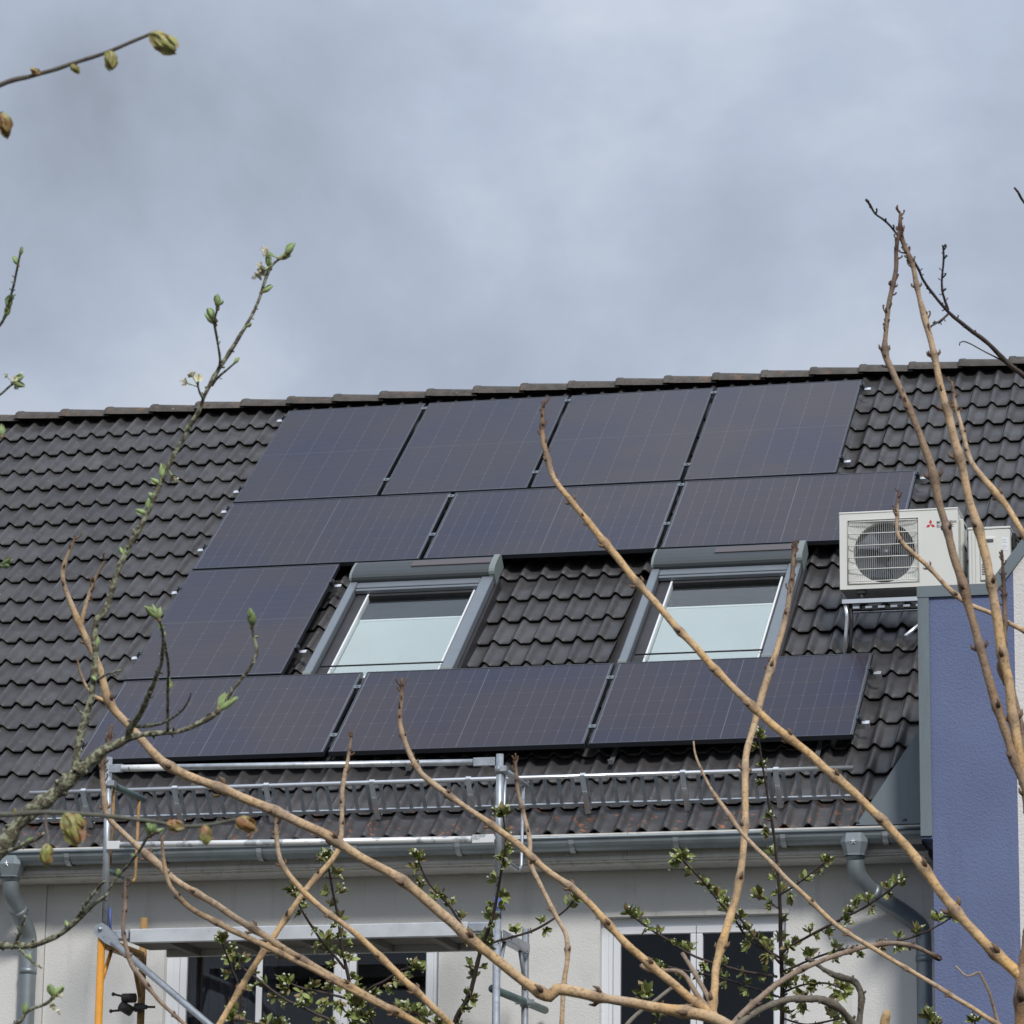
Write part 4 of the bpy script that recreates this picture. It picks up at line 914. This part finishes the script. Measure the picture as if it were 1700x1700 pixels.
cane(A_sh, 'cane', [(800, 1770, 14), (694.7, 1700, 13), (656, 1679, 12), (600, 1648, 12), (550, 1621, 12), (458.8, 1566, 12), (353, 1498.8, 12), (289.4, 1460, 12), (261, 1433.5, 14), (218.8, 1396.5, 10), (180, 1357.7, 10), (173, 1326, 10), (171, 1276, 9), (176.5, 1241, 8), (187, 1202, 5)], 5.1, 5.2, M_cane, 100, (0, .9), 130, hooks=7)
cane(A_sh, 'cane', [(810, 1778, 13), (705, 1706, 12), (605, 1655, 11), (501, 1599, 10.5), (406, 1553.6, 11), (324.7, 1513, 10), (293, 1484.7, 8), (278.8, 1463.5, 8), (271.8, 1428, 7), (268, 1390, 5)], 5.13, 5.2, M_cane, 95, (.1, .8), 60)
cane(A_sh, 'cane', [(815, 1770, 13), (747.7, 1700, 12), (670, 1626, 12), (596, 1555, 11), (564.7, 1530, 10), (508, 1484.7, 11), (469.4, 1435, 9), (458.8, 1393, 8), (458.8, 1347, 6)], 5.1, 5.2, M_cane, 90, (.1, .85), 50, hooks=3)
cane(A_sh, 'cane', [(330, 1768, 13), (367, 1696.5, 11), (430.6, 1590.6, 11), (508, 1477.6, 10), (557.7, 1417.6, 10), (568, 1368, 8), (568, 1311.8, 8), (578.8, 1255, 6), (584, 1213, 4)], 5.15, 5.3, M_cane, 80, (0, .8), 70, hooks=6)
cane(A_sh, 'cane', [(932, 1770, 10), (933, 1696, 9), (936.5, 1629, 9), (941.8, 1594, 8.5), (940, 1555, 8), (924, 1523.5, 8), (903, 1481, 8.5), (881.8, 1435, 9), (880, 1396.5, 8), (871, 1357.7, 7), (860.6, 1311.8, 7), (855, 1262, 5)], 5.2, 5.35, M_cane, 75, (.1, 1), 110, hooks=6)
cane(A_sh, 'cane', [(360, 1745, 8), (307, 1700, 7), (268, 1664.7, 7), (233, 1622, 9), (215, 1594, 8), (204.7, 1544.7, 7), (208, 1498.8, 7), (208, 1452, 4)], 5.0, 5.1, M_caneb, 55, (.3, 1), 60, dark=.1, hooks=2)
cane(A_sh, 'cane', [(1195, 1700, 12), (1160, 1655, 10), (1130, 1614, 8), (1078, 1612, 7), (1064, 1602, 8)], 5.05, 5.1, M_caneb, 0, (.7, .9), 0)
cane(A_sh, 'cane', [(1190, 1692, 9), (1170, 1645, 9), (1150, 1610, 8), (1133, 1583, 7)], 5.1, 5.2, M_caneb, 0, (.8, 1), 0)
cane(A_sh, 'cane', [(1466, 1760, 18), (1468, 1705, 17), (1472, 1683, 16), (1474, 1676, 8)], 5.0, 5.0, M_cane, 0, (0, .3), 0)
# --- second cane shrub rising along the right edge
TB = 4.8
B_sh = thing('cane_shrub', 'tall cane shrub along the right edge, rising above the ridge', 'shrub', T(*at(1700, 1700, TB).xy, GZ))
trunk(B_sh, at(1697, 1716, TB), .014, M_caneb)
cane(B_sh, 'cane', [(1697, 1720, 30), (1698, 1660, 27), (1697, 1622, 23), (1708, 1560, 20), (1730, 1480, 18), (1738, 1400, 17), (1722, 1340, 17), (1700, 1300, 17), (1675, 1234, 15), (1645, 1140, 16), (1618.8, 1043.5, 14), (1597.6, 969.4, 16), (1566, 860, 13), (1546.5, 778.8, 15), (1523.5, 711.8, 12), (1488, 630.6, 11), (1470.5, 590, 12), (1469.4, 557, 8), (1473.5, 520, 9), (1482, 475, 8), (1487, 444, 8), (1488, 415, 7), (1492, 384, 5)], TB, 5.0, M_caneb, 95, (.1, .8), 190, hooks=24)
cane(B_sh, 'cane', [(1702, 1640, 20), (1712, 1560, 19), (1725, 1460, 18), (1720, 1370, 18), (1700, 1290, 18), (1686, 1216.5, 17), (1675, 1135, 17), (1664.7, 1089, 17), (1654, 1018.8, 17), (1636.5, 923.5, 16), (1611.8, 838.8, 15), (1590.6, 750.6, 16), (1566, 658.8, 13), (1548, 577, 11), (1535, 526.5, 13), (1527, 497.6, 9), (1521, 469, 9), (1514.7, 442, 9), (1506.5, 419, 8), (1496, 388.5, 9), (1494, 353, 5)], TB, 5.0, M_cane, 105, (0, .7), 170, hooks=26)
cane(B_sh, 'cane', [(1760, 1000, 13), (1725, 930, 12), (1700, 888, 11), (1671.8, 842, 11), (1643.5, 807, 12), (1611.8, 764.7, 9), (1601, 726, 8), (1587, 676.5, 7), (1580, 634, 5)], 4.6, 4.75, M_cane, 70, (0, 1), 60, hooks=10)
cane(B_sh, 'cane', [(1740, 1070, 9), (1700, 1047, 9), (1647, 1018.8, 8), (1594, 994, 9), (1541, 941, 8), (1502, 906, 8), (1490, 884.7, 6), (1490, 856.5, 6), (1492, 814, 3)], 5.1, 5.2, M_cane, 60, (.4, .8), 50, hooks=9)
cane(B_sh, 'cane', [(1705, 1350, 14), (1700, 1250, 13), (1690, 1185, 12), (1679, 1146, 12), (1661, 1110, 15), (1666.5, 1082, 9), (1668, 1018.8, 9), (1664.7, 948, 6), (1663, 913, 4)], 4.4, 4.5, M_caneb, 66, (.4, .9), 130, hooks=9, dark=.25)
cane(B_sh, 'cane', [(1697, 1622, 22), (1664.8, 1594, 20), (1622, 1552, 18), (1569.5, 1492, 17), (1525, 1430, 17), (1481, 1379, 15), (1428, 1326, 15), (1373.5, 1278, 15), (1326, 1237.6, 13.5), (1269.4, 1191.8, 14), (1193.5, 1117.6, 13), (1100, 1015, 13), (1072, 983.5, 12.5), (991, 884.7, 13), (954, 838.8, 10), (920.6, 796.5, 10), (908, 757.7, 10), (899.4, 715, 9), (903, 666, 5)], TB, 5.2, M_cane, 84, (.1, .6), 150, hooks=18)
cane(B_sh, 'cane', [(1700, 1730, 9), (1650.6, 1696.5, 8), (1576.5, 1650.6, 8), (1453, 1576.5, 8), (1389.4, 1536, 8.5), (1311.8, 1463.5, 8), (1241, 1393, 7.5), (1206, 1347, 8), (1177.6, 1304.7, 5), (1156.5, 1258.8, 4), (1151, 1230.6, 2.5)], 5.3, 5.5, M_cane, 95, (.6, .9), 0)
cane(B_sh, 'cane', [(1665, 1740, 7), (1656, 1696.5, 6), (1643.5, 1650.6, 5.5), (1630, 1622, 5), (1626, 1614, 5), (1606, 1621, 3.5), (1594, 1612, 3), (1587, 1604, 2.5)], 5.0, 5.0, M_cane, 0, (.8, 1), 0)

# --- old gnarled vine arching along the bottom
V_th = thing('old_vine', 'dark gnarled vine wood arching along the bottom edge', 'vine', T(*at(1400, 1700, 6.2).xy, GZ))
trunk(V_th, at(1424, 1716, 6.2), .018, M_old)
cane(V_th, 'vine_arm', [(1424, 1716, 15), (1410, 1690, 14), (1375, 1664, 14), (1329, 1658, 13), (1276, 1668, 12), (1237, 1693, 12), (1220, 1712, 11)], 6.2, 6.0, M_old, 0, (.2, .6), gnarl=.5, wob=.25, spurs=8, step=5)
cane(V_th, 'vine_arm', [(1424, 1716, 12), (1430, 1664, 11), (1421, 1633, 11), (1393, 1620.6, 11), (1364.7, 1608, 8), (1338, 1590, 9)], 6.2, 6.3, M_old, 0, (0, .3), gnarl=.4, wob=.25, spurs=9, step=5, dark=.35)
cane(V_th, 'vine_arm', [(1210, 1712, 12), (1226, 1690, 11), (1276.5, 1643.5, 10), (1340, 1604.7, 9.5), (1417.6, 1576.5, 9), (1474, 1566, 8.5), (1516.5, 1571, 8), (1544, 1583, 8), (1560, 1591, 11)], 6.1, 6.4, M_caneb, 85, (.9, .8), 30, step=6, dark=.1)
cane(V_th, 'vine_arm', [(1000, 1760, 10), (1045, 1695, 8), (1090, 1660, 7), (1125, 1632, 7)], 6.2, 6.4, M_old, 0, (.6, .7))

# --- lichened plum tree at the left
TLc = 3.9
PT = thing('plum_tree', 'lichen-covered plum branches with green buds at the left edge', 'fruit tree', T(*at(-160, 1700, TLc).xy, GZ))
trunk(PT, at(-160, 1560, TLc), .030, M_lich)
kw = dict(m=M_lich, nodes=0, wob=.3, step=4)
cane(PT, 'limb', [(-160, 1560, 34), (-90, 1500, 32), (0, 1407, 30), (35, 1361, 27), (91.8, 1315, 25), (134, 1276.5, 21), (183.5, 1241, 17), (226, 1221.8, 11), (300, 1213, 9), (353, 1188, 9), (381, 1153, 6), (416.5, 1105, 6), (427, 1082, 6), (420, 1054, 5), (418, 1024, 4)], TLc, 3.85, grey=(.8, .1), gnarl=.25, spurs=40, **kw)
cane(PT, 'branch', [(127, 1276, 17), (129, 1245, 14), (137.7, 1206, 13), (151.8, 1153, 13), (158, 1089, 12), (158.8, 1033, 13), (176.5, 1008, 11), (197.7, 941, 10), (218.8, 898.8, 9.5), (243.5, 853, 9), (268, 800, 9), (293, 747, 8.5), (328, 687, 8), (342, 651.8, 7.5), (367, 606, 7.5), (395, 564, 6.5), (428, 502, 5.5), (448.8, 444.7, 5), (473, 424, 4)], 3.88, 3.9, grey=(.9, .0), gnarl=.2, spurs=34, **kw)
cane(PT, 'twig', [(362, 612, 5), (366, 597, 5), (358, 547.7, 4.5), (357, 531, 4), (362, 508, 3)], 3.55, 3.5, grey=(0, 0), spurs=4, **kw)
cane(PT, 'twig', [(352, 640, 5), (362, 626, 4.5), (376, 614, 4), (388, 604, 3)], 3.55, 3.5, grey=(0, 0), spurs=2, **kw)
cane(PT, 'twig', [(338, 664, 4), (331, 648, 3.5), (328, 634, 3)], 3.55, 3.5, grey=(0, 0), **kw)
cane(PT, 'branch', [(212, 1225, 11), (216, 1207, 12), (233, 1184.7, 11), (247, 1153, 10), (260, 1120, 8), (268, 1100, 7), (270, 1054, 5), (263, 1026, 4)], 3.75, 3.6, grey=(.9, .4), gnarl=.2, spurs=10, **kw)
cane(PT, 'twig', [(279, 1214, 6), (278.8, 1153, 5.5), (280, 1110, 5.5), (274, 1070, 5), (268, 1036, 4)], 3.72, 3.6, grey=(0, 0), spurs=8, **kw)
cane(PT, 'twig', [(226, 1206, 7), (250, 1204, 6), (275, 1198, 5), (300, 1181, 4), (312, 1165, 3), (318, 1150, 2.2)], 3.74, 3.6, grey=(.5, 0), spurs=6, **kw)
cane(PT, 'twig', [(155, 1134, 5), (175, 1120, 4), (190, 1115, 3.5), (203, 1112, 3)], 3.75, 3.7, grey=(.2, 0), spurs=3, **kw)
cane(PT, 'twig', [(143, 1190, 5), (133, 1180, 4), (124, 1168, 3)], 3.75, 3.75, grey=(.2, 0), **kw)
cane(PT, 'twig', [(-40, 1425, 10), (15, 1412, 8), (42, 1400, 7), (62, 1392, 6), (73, 1384, 5)], 3.85, 3.8, grey=(.8, .5), spurs=6, gnarl=.2, **kw)
cane(PT, 'branch', [(-160, 1600, 16), (-60, 1572, 13), (0, 1569.5, 12), (53, 1569.5, 11), (91.8, 1555, 9.5), (134, 1523.5, 8), (155, 1502, 7), (173, 1490, 6), (180, 1484, 5)], TLc, 3.8, grey=(.9, .1), gnarl=.25, spurs=20, **kw)
cane(PT, 'twig', [(128, 1524, 6), (150, 1490, 5.5), (168, 1468, 5), (176, 1462, 4)], 3.83, 3.8, grey=(0, .1), spurs=7, **kw)
cane(PT, 'twig', [(180, 1478, 4), (196, 1455, 4), (212, 1438, 4)], 3.83, 3.82, grey=(.3, .1), spurs=2, **kw)
cane(PT, 'twig', [(25, 1572, 6), (36, 1538, 5), (42, 1520, 4)], 3.86, 3.84, grey=(.4, .1), spurs=5, **kw)
cane(PT, 'twig', [(30, 1570, 6), (48, 1590, 5), (58, 1600, 3.5), (70, 1607, 2.5)], 3.86, 3.84, grey=(.3, .1), spurs=3, **kw)
cane(PT, 'twig', [(-40, 560, 6), (0, 540, 5), (16, 498, 5), (24, 470, 4.5), (29, 445, 4), (33, 424, 3)], 3.6, 3.55, grey=(0, 0), spurs=6, **kw)
cane(PT, 'twig', [(-30, 668, 5), (0, 655, 4), (14, 643, 4), (22, 636, 4)], 3.6, 3.58, grey=(0, 0), **kw)
cane(PT, 'twig', [(-60, 1730, 6), (25, 1700, 6), (45, 1680, 6), (78, 1666, 6), (88, 1655, 5)], 3.6, 3.58, grey=(0, 0), spurs=4, **kw)
cane(PT, 'twig', [(-160, 1560, 14), (-120, 1300, 11), (-80, 1000, 9), (-60, 800, 8), (-40, 560, 6)], TLc, 3.6, grey=(.6, .2), spurs=8, **kw)
cane(PT, 'twig', [(205, 1446, 5), (232, 1412, 5), (245, 1390, 6), (262, 1380, 5)], 3.7, 3.6, grey=(0, 0), spurs=3, **kw)
def snap(parent, x, y, reach=30):
    d_, q = near(parent, x, y); return (q[0], q[1], q[3]) if d_ < reach else (x, y, q[3])
def bw(x, y, k, dx, dy, sz):
    sz *= 1.3 if y < 700 else 1.0
    x, y, t = snap(PT, x, y); stick(SP[k], 'leaf_bud', PT, at(x, y, t), px_dir(dx, dy, rng.uniform(-.3, .3)), sz * t / FPX)
for a in ((473, 424, 0, .6, -.7, 24), (466, 430, 1, .8, -.3, 22), (448, 446, 0, -.2, -1, 22), (440, 488, 0, .8, -.6, 20), (412, 545, 0, .8, -.4, 12), (357, 532, 1, -.7, -.8, 26), (361, 510, 1, .1, -1, 24), (387, 604, 0, .6, -.6, 13), (343, 540, 1, -.4, -.8, 24), (268, 796, 1, .2, -1, 34), (262, 800, 0, -.9, -.5, 22),
          (243, 850, 1, -.1, -1, 30), (236, 848, 0, -.9, -.3, 24), (197, 920, 1, .4, -1, 26), (192, 918, 0, -.5, -.9, 20), (258, 1030, 2, -.5, -.9, 36), (268, 1028, 0, .1, -1, 24), (262, 1052, 0, -.3, -1, 20), (418, 1040, 1, 0, -1, 34), (418, 1028, 0, -.1, -1, 22), (362, 1178, 3, .1, -.9, 40), (370, 1172, 0, .8, -.5, 24), (147, 1078, 1, .1, -1, 28), (289, 1150, 0, .15, -1, 24), (418, 1108, 0, .3, -.8, 10), (240, 1200, 0, 1, -.1, 18),
          (33, 425, 0, .2, -1, 14), (28, 440, 0, -.4, -.9, 16), (10, 528, 0, .5, -.8, 20), (3, 510, 0, .2, -.9, 24), (24, 636, 1, .6, -.7, 22), (26, 642, 0, .9, .2, 20), (3, 725, 0, 0, -1, 26), (2, 940, 2, .7, -.4, 30), (120, 1386 - 20, 0, .5, -.8, 20), (36, 1388, 0, .6, -.6, 20), (190, 1448, 1, 0, -1, 18), (30, 1680, 0, .1, -1, 26), (88, 1655, 1, -.2, -1, 30), (90, 1658, 0, .7, -.7, 30), (235, 1362, 1, -.1, -1, 30), (248, 1375, 2, .2, -.9, 26), (255, 1390, 0, .9, -.3, 22)): bw(*a)
for k_ in range(26):                               # small swelling buds along the plum wood
    q_ = REG[PT][rng.randrange(len(REG[PT]))]
    if 0 < q_[0] < 500 and q_[2] < 9: bw(q_[0], q_[1], 0, rng.uniform(-1, 1), -rng.random(), rng.uniform(9, 17))
for (x, y, dx, dy, sz) in ((450, 436, -.9, -.2, 38), (462, 428, -.3, -1, 34), (446, 452, -.9, .3, 26), (330, 640, -.3, -1, 34), (290, 782, 1, .1, 30), (26, 634, 0, -1, 22), (44, 644, 1, .1, 14), (92, 1666, .9, .2, 26)): x, y, t = snap(PT, x, y); stick(BL[rng.randrange(2)], 'blossom', PT, at(x, y, t), px_dir(dx, dy, -.3), sz * t / FPX)

# --- near branches with swelling red-green buds, out of focus
TN = 2.55
QS = thing('budding_shrub', 'out-of-focus twigs with fat red and green buds close to the viewer', 'shrub', T(*at(-260, 1500, TN).xy, GZ))
trunk(QS, at(-260, 1352, TN), .016, M_nearb)
cane(QS, 'twig', [(-260, 1352, 16), (-120, 1346, 12), (0, 1352, 10), (70, 1350, 9), (148, 1352, 8), (247, 1363, 8), (317, 1372, 7), (392, 1361, 6)], TN, 2.5, M_nearb, 0, (.6, .9), wob=.12)
cane(QS, 'twig', [(76, 1352, 6), (76, 1372, 5), (80, 1392, 4), (76, 1408, 3.5)], 2.53, 2.5, M_nearb, 0, (.2, 0), wob=.1)
cane(QS, 'twig', [(-260, 1352, 20), (-300, 900, 16), (-240, 400, 13), (-140, 215, 11), (0, 142, 9), (53.5, 127, 8), (111, 109, 7.5), (177, 87, 7), (255, 54, 6)], TN, 2.4, M_nearb, 0, (.2, 0), wob=.1)
cane(QS, 'twig', [(-240, 400, 10), (-120, 260, 8), (-40, 200, 6), (4, 188, 5)], 2.5, 2.4, M_nearb, 0, (.2, 0), wob=.1)
def fat_bud_mesh(seed, bend):
    r_ = random.Random(seed); mb = MB()
    st = [(0, .35), (.12, .75), (.3, 1.0), (.5, .98), (.7, .75), (.86, .48), (1.0, .15)]
    P = [Vector((bend * f * f, 0, f)) for f, _ in st]; mb.tube(P, [.29 * q for _, q in st], 12, wob=.15)
    for k in range(9):
        a = k * 1.9 + r_.random(); o = Vector((math.cos(a) * .19, math.sin(a) * .19, .02 + .055 * k))
        leaf(mb, o, Vector((math.cos(a) * .12 + bend * .55, math.sin(a) * .12, 1)), Vector((math.cos(a), math.sin(a), 0)), r_.uniform(.45, .7), .40, r_.uniform(-.35, -.15))
    return mb.mesh('fat_bud', M_nbud)
FB = [fat_bud_mesh(5, .2), fat_bud_mesh(6, -.25), fat_bud_mesh(7, .05)]
for (x, y, k, dx, dy, sz) in ((252, 54, 0, .75, .6, 64), (184, 80, 2, .1, 1, 40), (116, 107, 2, .7, .7, 24), (68, 124, 2, -.6, -.25, 22), (2, 186, 1, .25, 1, 46), (108, 1345, 0, .35, .9, 66), (126, 1340, 2, .3, .5, 34), (278, 1358, 2, .7, .15, 36), (338, 1374, 2, -.05, 1, 38), (392, 1360, 2, .9, .35, 44), (75, 1402, 2, -.05, 1, 42), (25, 1348, 2, .2, -1, 12)):
    x, y, t = snap(QS, x, y); stick(FB[k], 'fat_bud', QS, at(x, y, t), px_dir(dx, dy, -.15), sz * .84 * t / FPX)

# --- bare peach twig at the upper right
PH = thing('peach_tree', 'dark bare twig with small shrivelled buds leaning in at the upper right', 'fruit tree', T(*at(1980, 1200, 5.6).xy, GZ))
trunk(PH, at(1980, 860, 5.6), .03, M_twig)
kw = dict(m=M_twig, nodes=0, wob=.2, step=5)
cane(PH, 'branch', [(1980, 860, 16), (1800, 700, 12), (1700, 623, 9.5), (1671, 600.6, 8.5), (1638, 567.7, 8), (1597, 536.8, 7), (1572, 516, 6), (1535, 468.8, 5), (1523, 444, 4.5), (1500, 406, 4), (1481.8, 380, 4), (1465, 363.8, 4), (1453, 355.6, 4), (1444.7, 341, 4), (1437, 332, 5)], 5.6, 5.2, grey=(.6, 0), spurs=34, hooks=9, **kw)
cane(PH, 'branch', [(1980, 865, 30), (1988, 640, 22), (2012, 380, 14), (2000, 120, 8), (2015, -40, 4)], 5.6, 5.7, grey=(.4, .1), spurs=20, **kw)
cane(PH, 'twig', [(1574, 515, 5), (1566, 490, 4.5), (1564, 470, 4), (1567, 428, 4), (1565, 407, 3)], 5.33, 5.3, grey=(.1, 0), spurs=16, hooks=4, **kw)
cane(PH, 'twig', [(1576, 520, 4.5), (1566, 530, 4), (1556, 537, 3.5), (1546, 542, 3.5)], 5.33, 5.3, grey=(.1, 0), spurs=7, hooks=3, **kw)
cane(PH, 'twig', [(1668, 602, 3), (1638, 586, 2.6), (1613, 571, 2.4), (1600, 566, 2.2), (1594, 568, 2), (1593, 573, 2)], 5.45, 5.4, grey=(.6, .4), **kw)
cane(PH, 'twig', [(1800, 420, 7), (1730, 370, 5), (1700, 335, 4.5), (1690, 319, 4.5), (1684, 312, 3.5)], 5.5, 5.4, grey=(.2, 0), spurs=3, **kw)
cane(PH, 'twig', [(1980, 860, 14), (1900, 600, 10), (1800, 420, 7)], 5.6, 5.5, grey=(.3, .2), **kw)

# --- pear tree in bud along the bottom
TP = 8.5
PE = thing('pear_tree', 'young pear tree in bud, dark thin twigs with green leaf clusters before the facade', 'fruit tree', T(*at(1000, 1700, TP).xy, GZ))
pb = at(960, 1900, TP); trunk(PE, pb, .05, M_twig)
kw = dict(m=M_twig, nodes=0, wob=.2, step=5, seg=7)
def pear(pts, t0, t1, gap=30, ends=True, size=27, grey=(.1, 0)):
    gap *= 1.02; size *= .86
    o, P, Rd, Q = cane(PE, 'twig', pts, t0, t1, spurs=len(pts) * 2, grey=grey, **kw)
    l = np.concatenate([[0], np.cumsum(np.hypot(*np.diff(Q[:, :2], axis=0).T))]); q = gap * rng.uniform(.3, .8)
    while q < l[-1]:
        i = int(np.argmin(abs(l - q))); x, y, w, t = Q[i]
        if -40 < x < 1740 and y < 1730:
            d_ = (P[min(i + 1, len(P) - 1)] - P[max(i - 1, 0)]).normalized(); s_ = d_.orthogonal(); s_.rotate(Matrix.Rotation(rng.uniform(0, 6.28), 3, d_))
            dd = s_ + d_ * .5 + Vector((0, 0, .35)); sz = rng.uniform(.75, 1.15) * size * t / FPX
            stick(CL[rng.randrange(6)], 'leaf_cluster', o, P[i] + s_ * sz * .25, dd, sz)
            if rng.random() < .35: stick(CL[rng.randrange(6)], 'leaf_cluster', o, P[i] - s_ * sz * .25, -s_ + d_ * .6, sz * .8)
        q += gap * rng.uniform(.7, 1.35)
    if ends:
        d_ = (P[-1] - P[-3]).normalized(); stick(CL[rng.randrange(6)], 'leaf_cluster', o, P[-1], d_, size * 1.1 * t1 / FPX)
        stick(CL[rng.choice((0, 1, 3, 5))], 'leaf_cluster', o, P[-2], d_ + rdir(rng, 1), size * .9 * t1 / FPX)
pear([(1240, 1960, 14), (1290, 1800, 11), (1297.7, 1696, 9), (1296, 1559, 8), (1292, 1453, 6), (1280, 1354, 5), (1269, 1290, 4), (1258, 1222, 3)], TP, 8.2, 34, size=24)
pear([(1296, 1585, 6), (1312, 1570, 5), (1354, 1548, 5), (1400, 1524, 4.5), (1442, 1502, 4), (1474, 1480, 3.5), (1492, 1464, 3)], 8.4, 8.2, 30)
pear([(1293, 1487, 4), (1326, 1465, 3.5), (1352, 1446, 3), (1372, 1430, 2.5)], 8.4, 8.3, 30, size=24)
pear([(1295, 1510, 4), (1280, 1500, 3.5), (1262, 1485, 3)], 8.4, 8.4, 40, size=26)
pear([(1294, 1590, 5), (1245, 1560, 4.5), (1217, 1523, 4), (1190, 1492, 4), (1157, 1453, 4), (1132, 1425, 3)], 8.45, 8.3, 28)
pear([(1296, 1600, 5), (1255, 1558, 4), (1222, 1516, 3.5), (1204, 1497, 3)], 8.3, 8.2, 40, size=22, grey=(.5, .4))
pear([(1297, 1615, 5), (1340, 1595, 4.5), (1390, 1578, 4), (1440, 1570, 4), (1490, 1562, 4), (1530, 1550, 3.5), (1560, 1535, 3), (1580, 1522, 3)], 8.5, 8.3, 34, size=24)
pear([(1290, 1622, 5), (1206, 1605, 4.5), (1142, 1582, 4.5), (1095, 1552, 4), (1060, 1528, 3.5), (1045, 1518, 3)], 8.5, 8.4, 28, size=24)
pear([(1290, 1655, 5), (1250, 1640, 4), (1190, 1622, 4), (1130, 1610, 3.5), (1090, 1602, 3)], 8.5, 8.5, 30, size=22)
pear([(1297, 1650, 4.5), (1330, 1635, 4), (1370, 1632, 4), (1400, 1642, 3.5)], 8.4, 8.3, 17, size=26)
pear([(1340, 1640, 4), (1336, 1655, 4), (1330, 1662, 3)], 8.4, 8.4, 14, size=26)
pear([(1297, 1690, 4), (1340, 1700, 4), (1400, 1690, 4)], 8.4, 8.3, 26, size=24)
pear([(1160, 1760, 6), (1100, 1715, 5), (1085, 1690, 4), (1075, 1655, 4), (1070, 1648, 3)], 8.4, 8.3, 24, size=30)
pear([(780, 1960, 15), (740, 1780, 12), (756.5, 1696, 11), (779, 1650, 9), (793.5, 1594, 8), (811, 1541, 7), (821.8, 1506, 6), (832, 1449, 5), (839, 1400, 4), (836, 1352, 3)], TP, 8.2, 22, size=27)
pear([(795, 1580, 5), (779, 1555, 5), (747.7, 1506, 4.5), (716, 1470.6, 4), (700, 1445, 3.5), (692, 1425, 3)], 8.4, 8.3, 24, size=27)
pear([(800, 1575, 5), (825, 1562, 4.5), (885, 1544.7, 4.5), (931, 1516.5, 4), (955, 1492, 3)], 8.4, 8.3, 36, size=26)
pear([(640, 1960, 13), (600, 1780, 9), (586, 1693, 7), (578.8, 1629.5, 6.5), (568, 1576.5, 6), (561, 1523.5, 5), (550.6, 1470.6, 4.5), (543.5, 1424.7, 3)], TP, 8.3, 24, size=25)
pear([(572, 1608, 5), (561, 1594, 5), (529.5, 1555, 4.5), (504.7, 1516.5, 4), (487, 1479, 3)], 8.45, 8.3, 28, size=25)
pear([(560, 1960, 10), (430, 1770, 6), (402, 1696.5, 5), (398.8, 1643.5, 4.5), (384.7, 1608, 4), (373, 1578, 3.5), (367, 1560, 3)], 8.6, 8.4, 32, size=26)
pear([(640, 1790, 7), (560, 1704, 6), (522, 1682, 5.5), (476.5, 1661, 5), (423.5, 1622, 4.5), (384.7, 1594, 3.5)], 8.6, 8.5, 26, size=24, grey=(.5, .4))
pear([(586, 1690, 6), (610, 1645, 5), (640, 1628, 4.5), (668, 1610, 4), (690, 1605, 3)], 8.5, 8.4, 22, size=27)
pear([(582, 1660, 5), (540, 1648, 4.5), (500, 1640, 4), (478, 1630, 3)], 8.4, 8.3, 15, size=27)
pear([(640, 1760, 6), (620, 1700, 5), (600, 1680, 5), (590, 1660, 4)], 8.4, 8.3, 13, size=30)
pear([(760, 1740, 6), (720, 1700, 5), (690, 1685, 4.5), (670, 1675, 4)], 8.4, 8.3, 14, size=28)
pear([(520, 1760, 6), (480, 1720, 5), (430, 1700, 4.5), (385, 1690, 4)], 8.4, 8.3, 16, size=28)
pear([(1600, 1760, 5), (1560, 1715, 4), (1545, 1690, 3.5)], 8.4, 8.3, 18, size=27)
pear([(1640, 1760, 4), (1622, 1710, 3.5), (1618, 1692, 3)], 8.4, 8.3, 40, size=22)
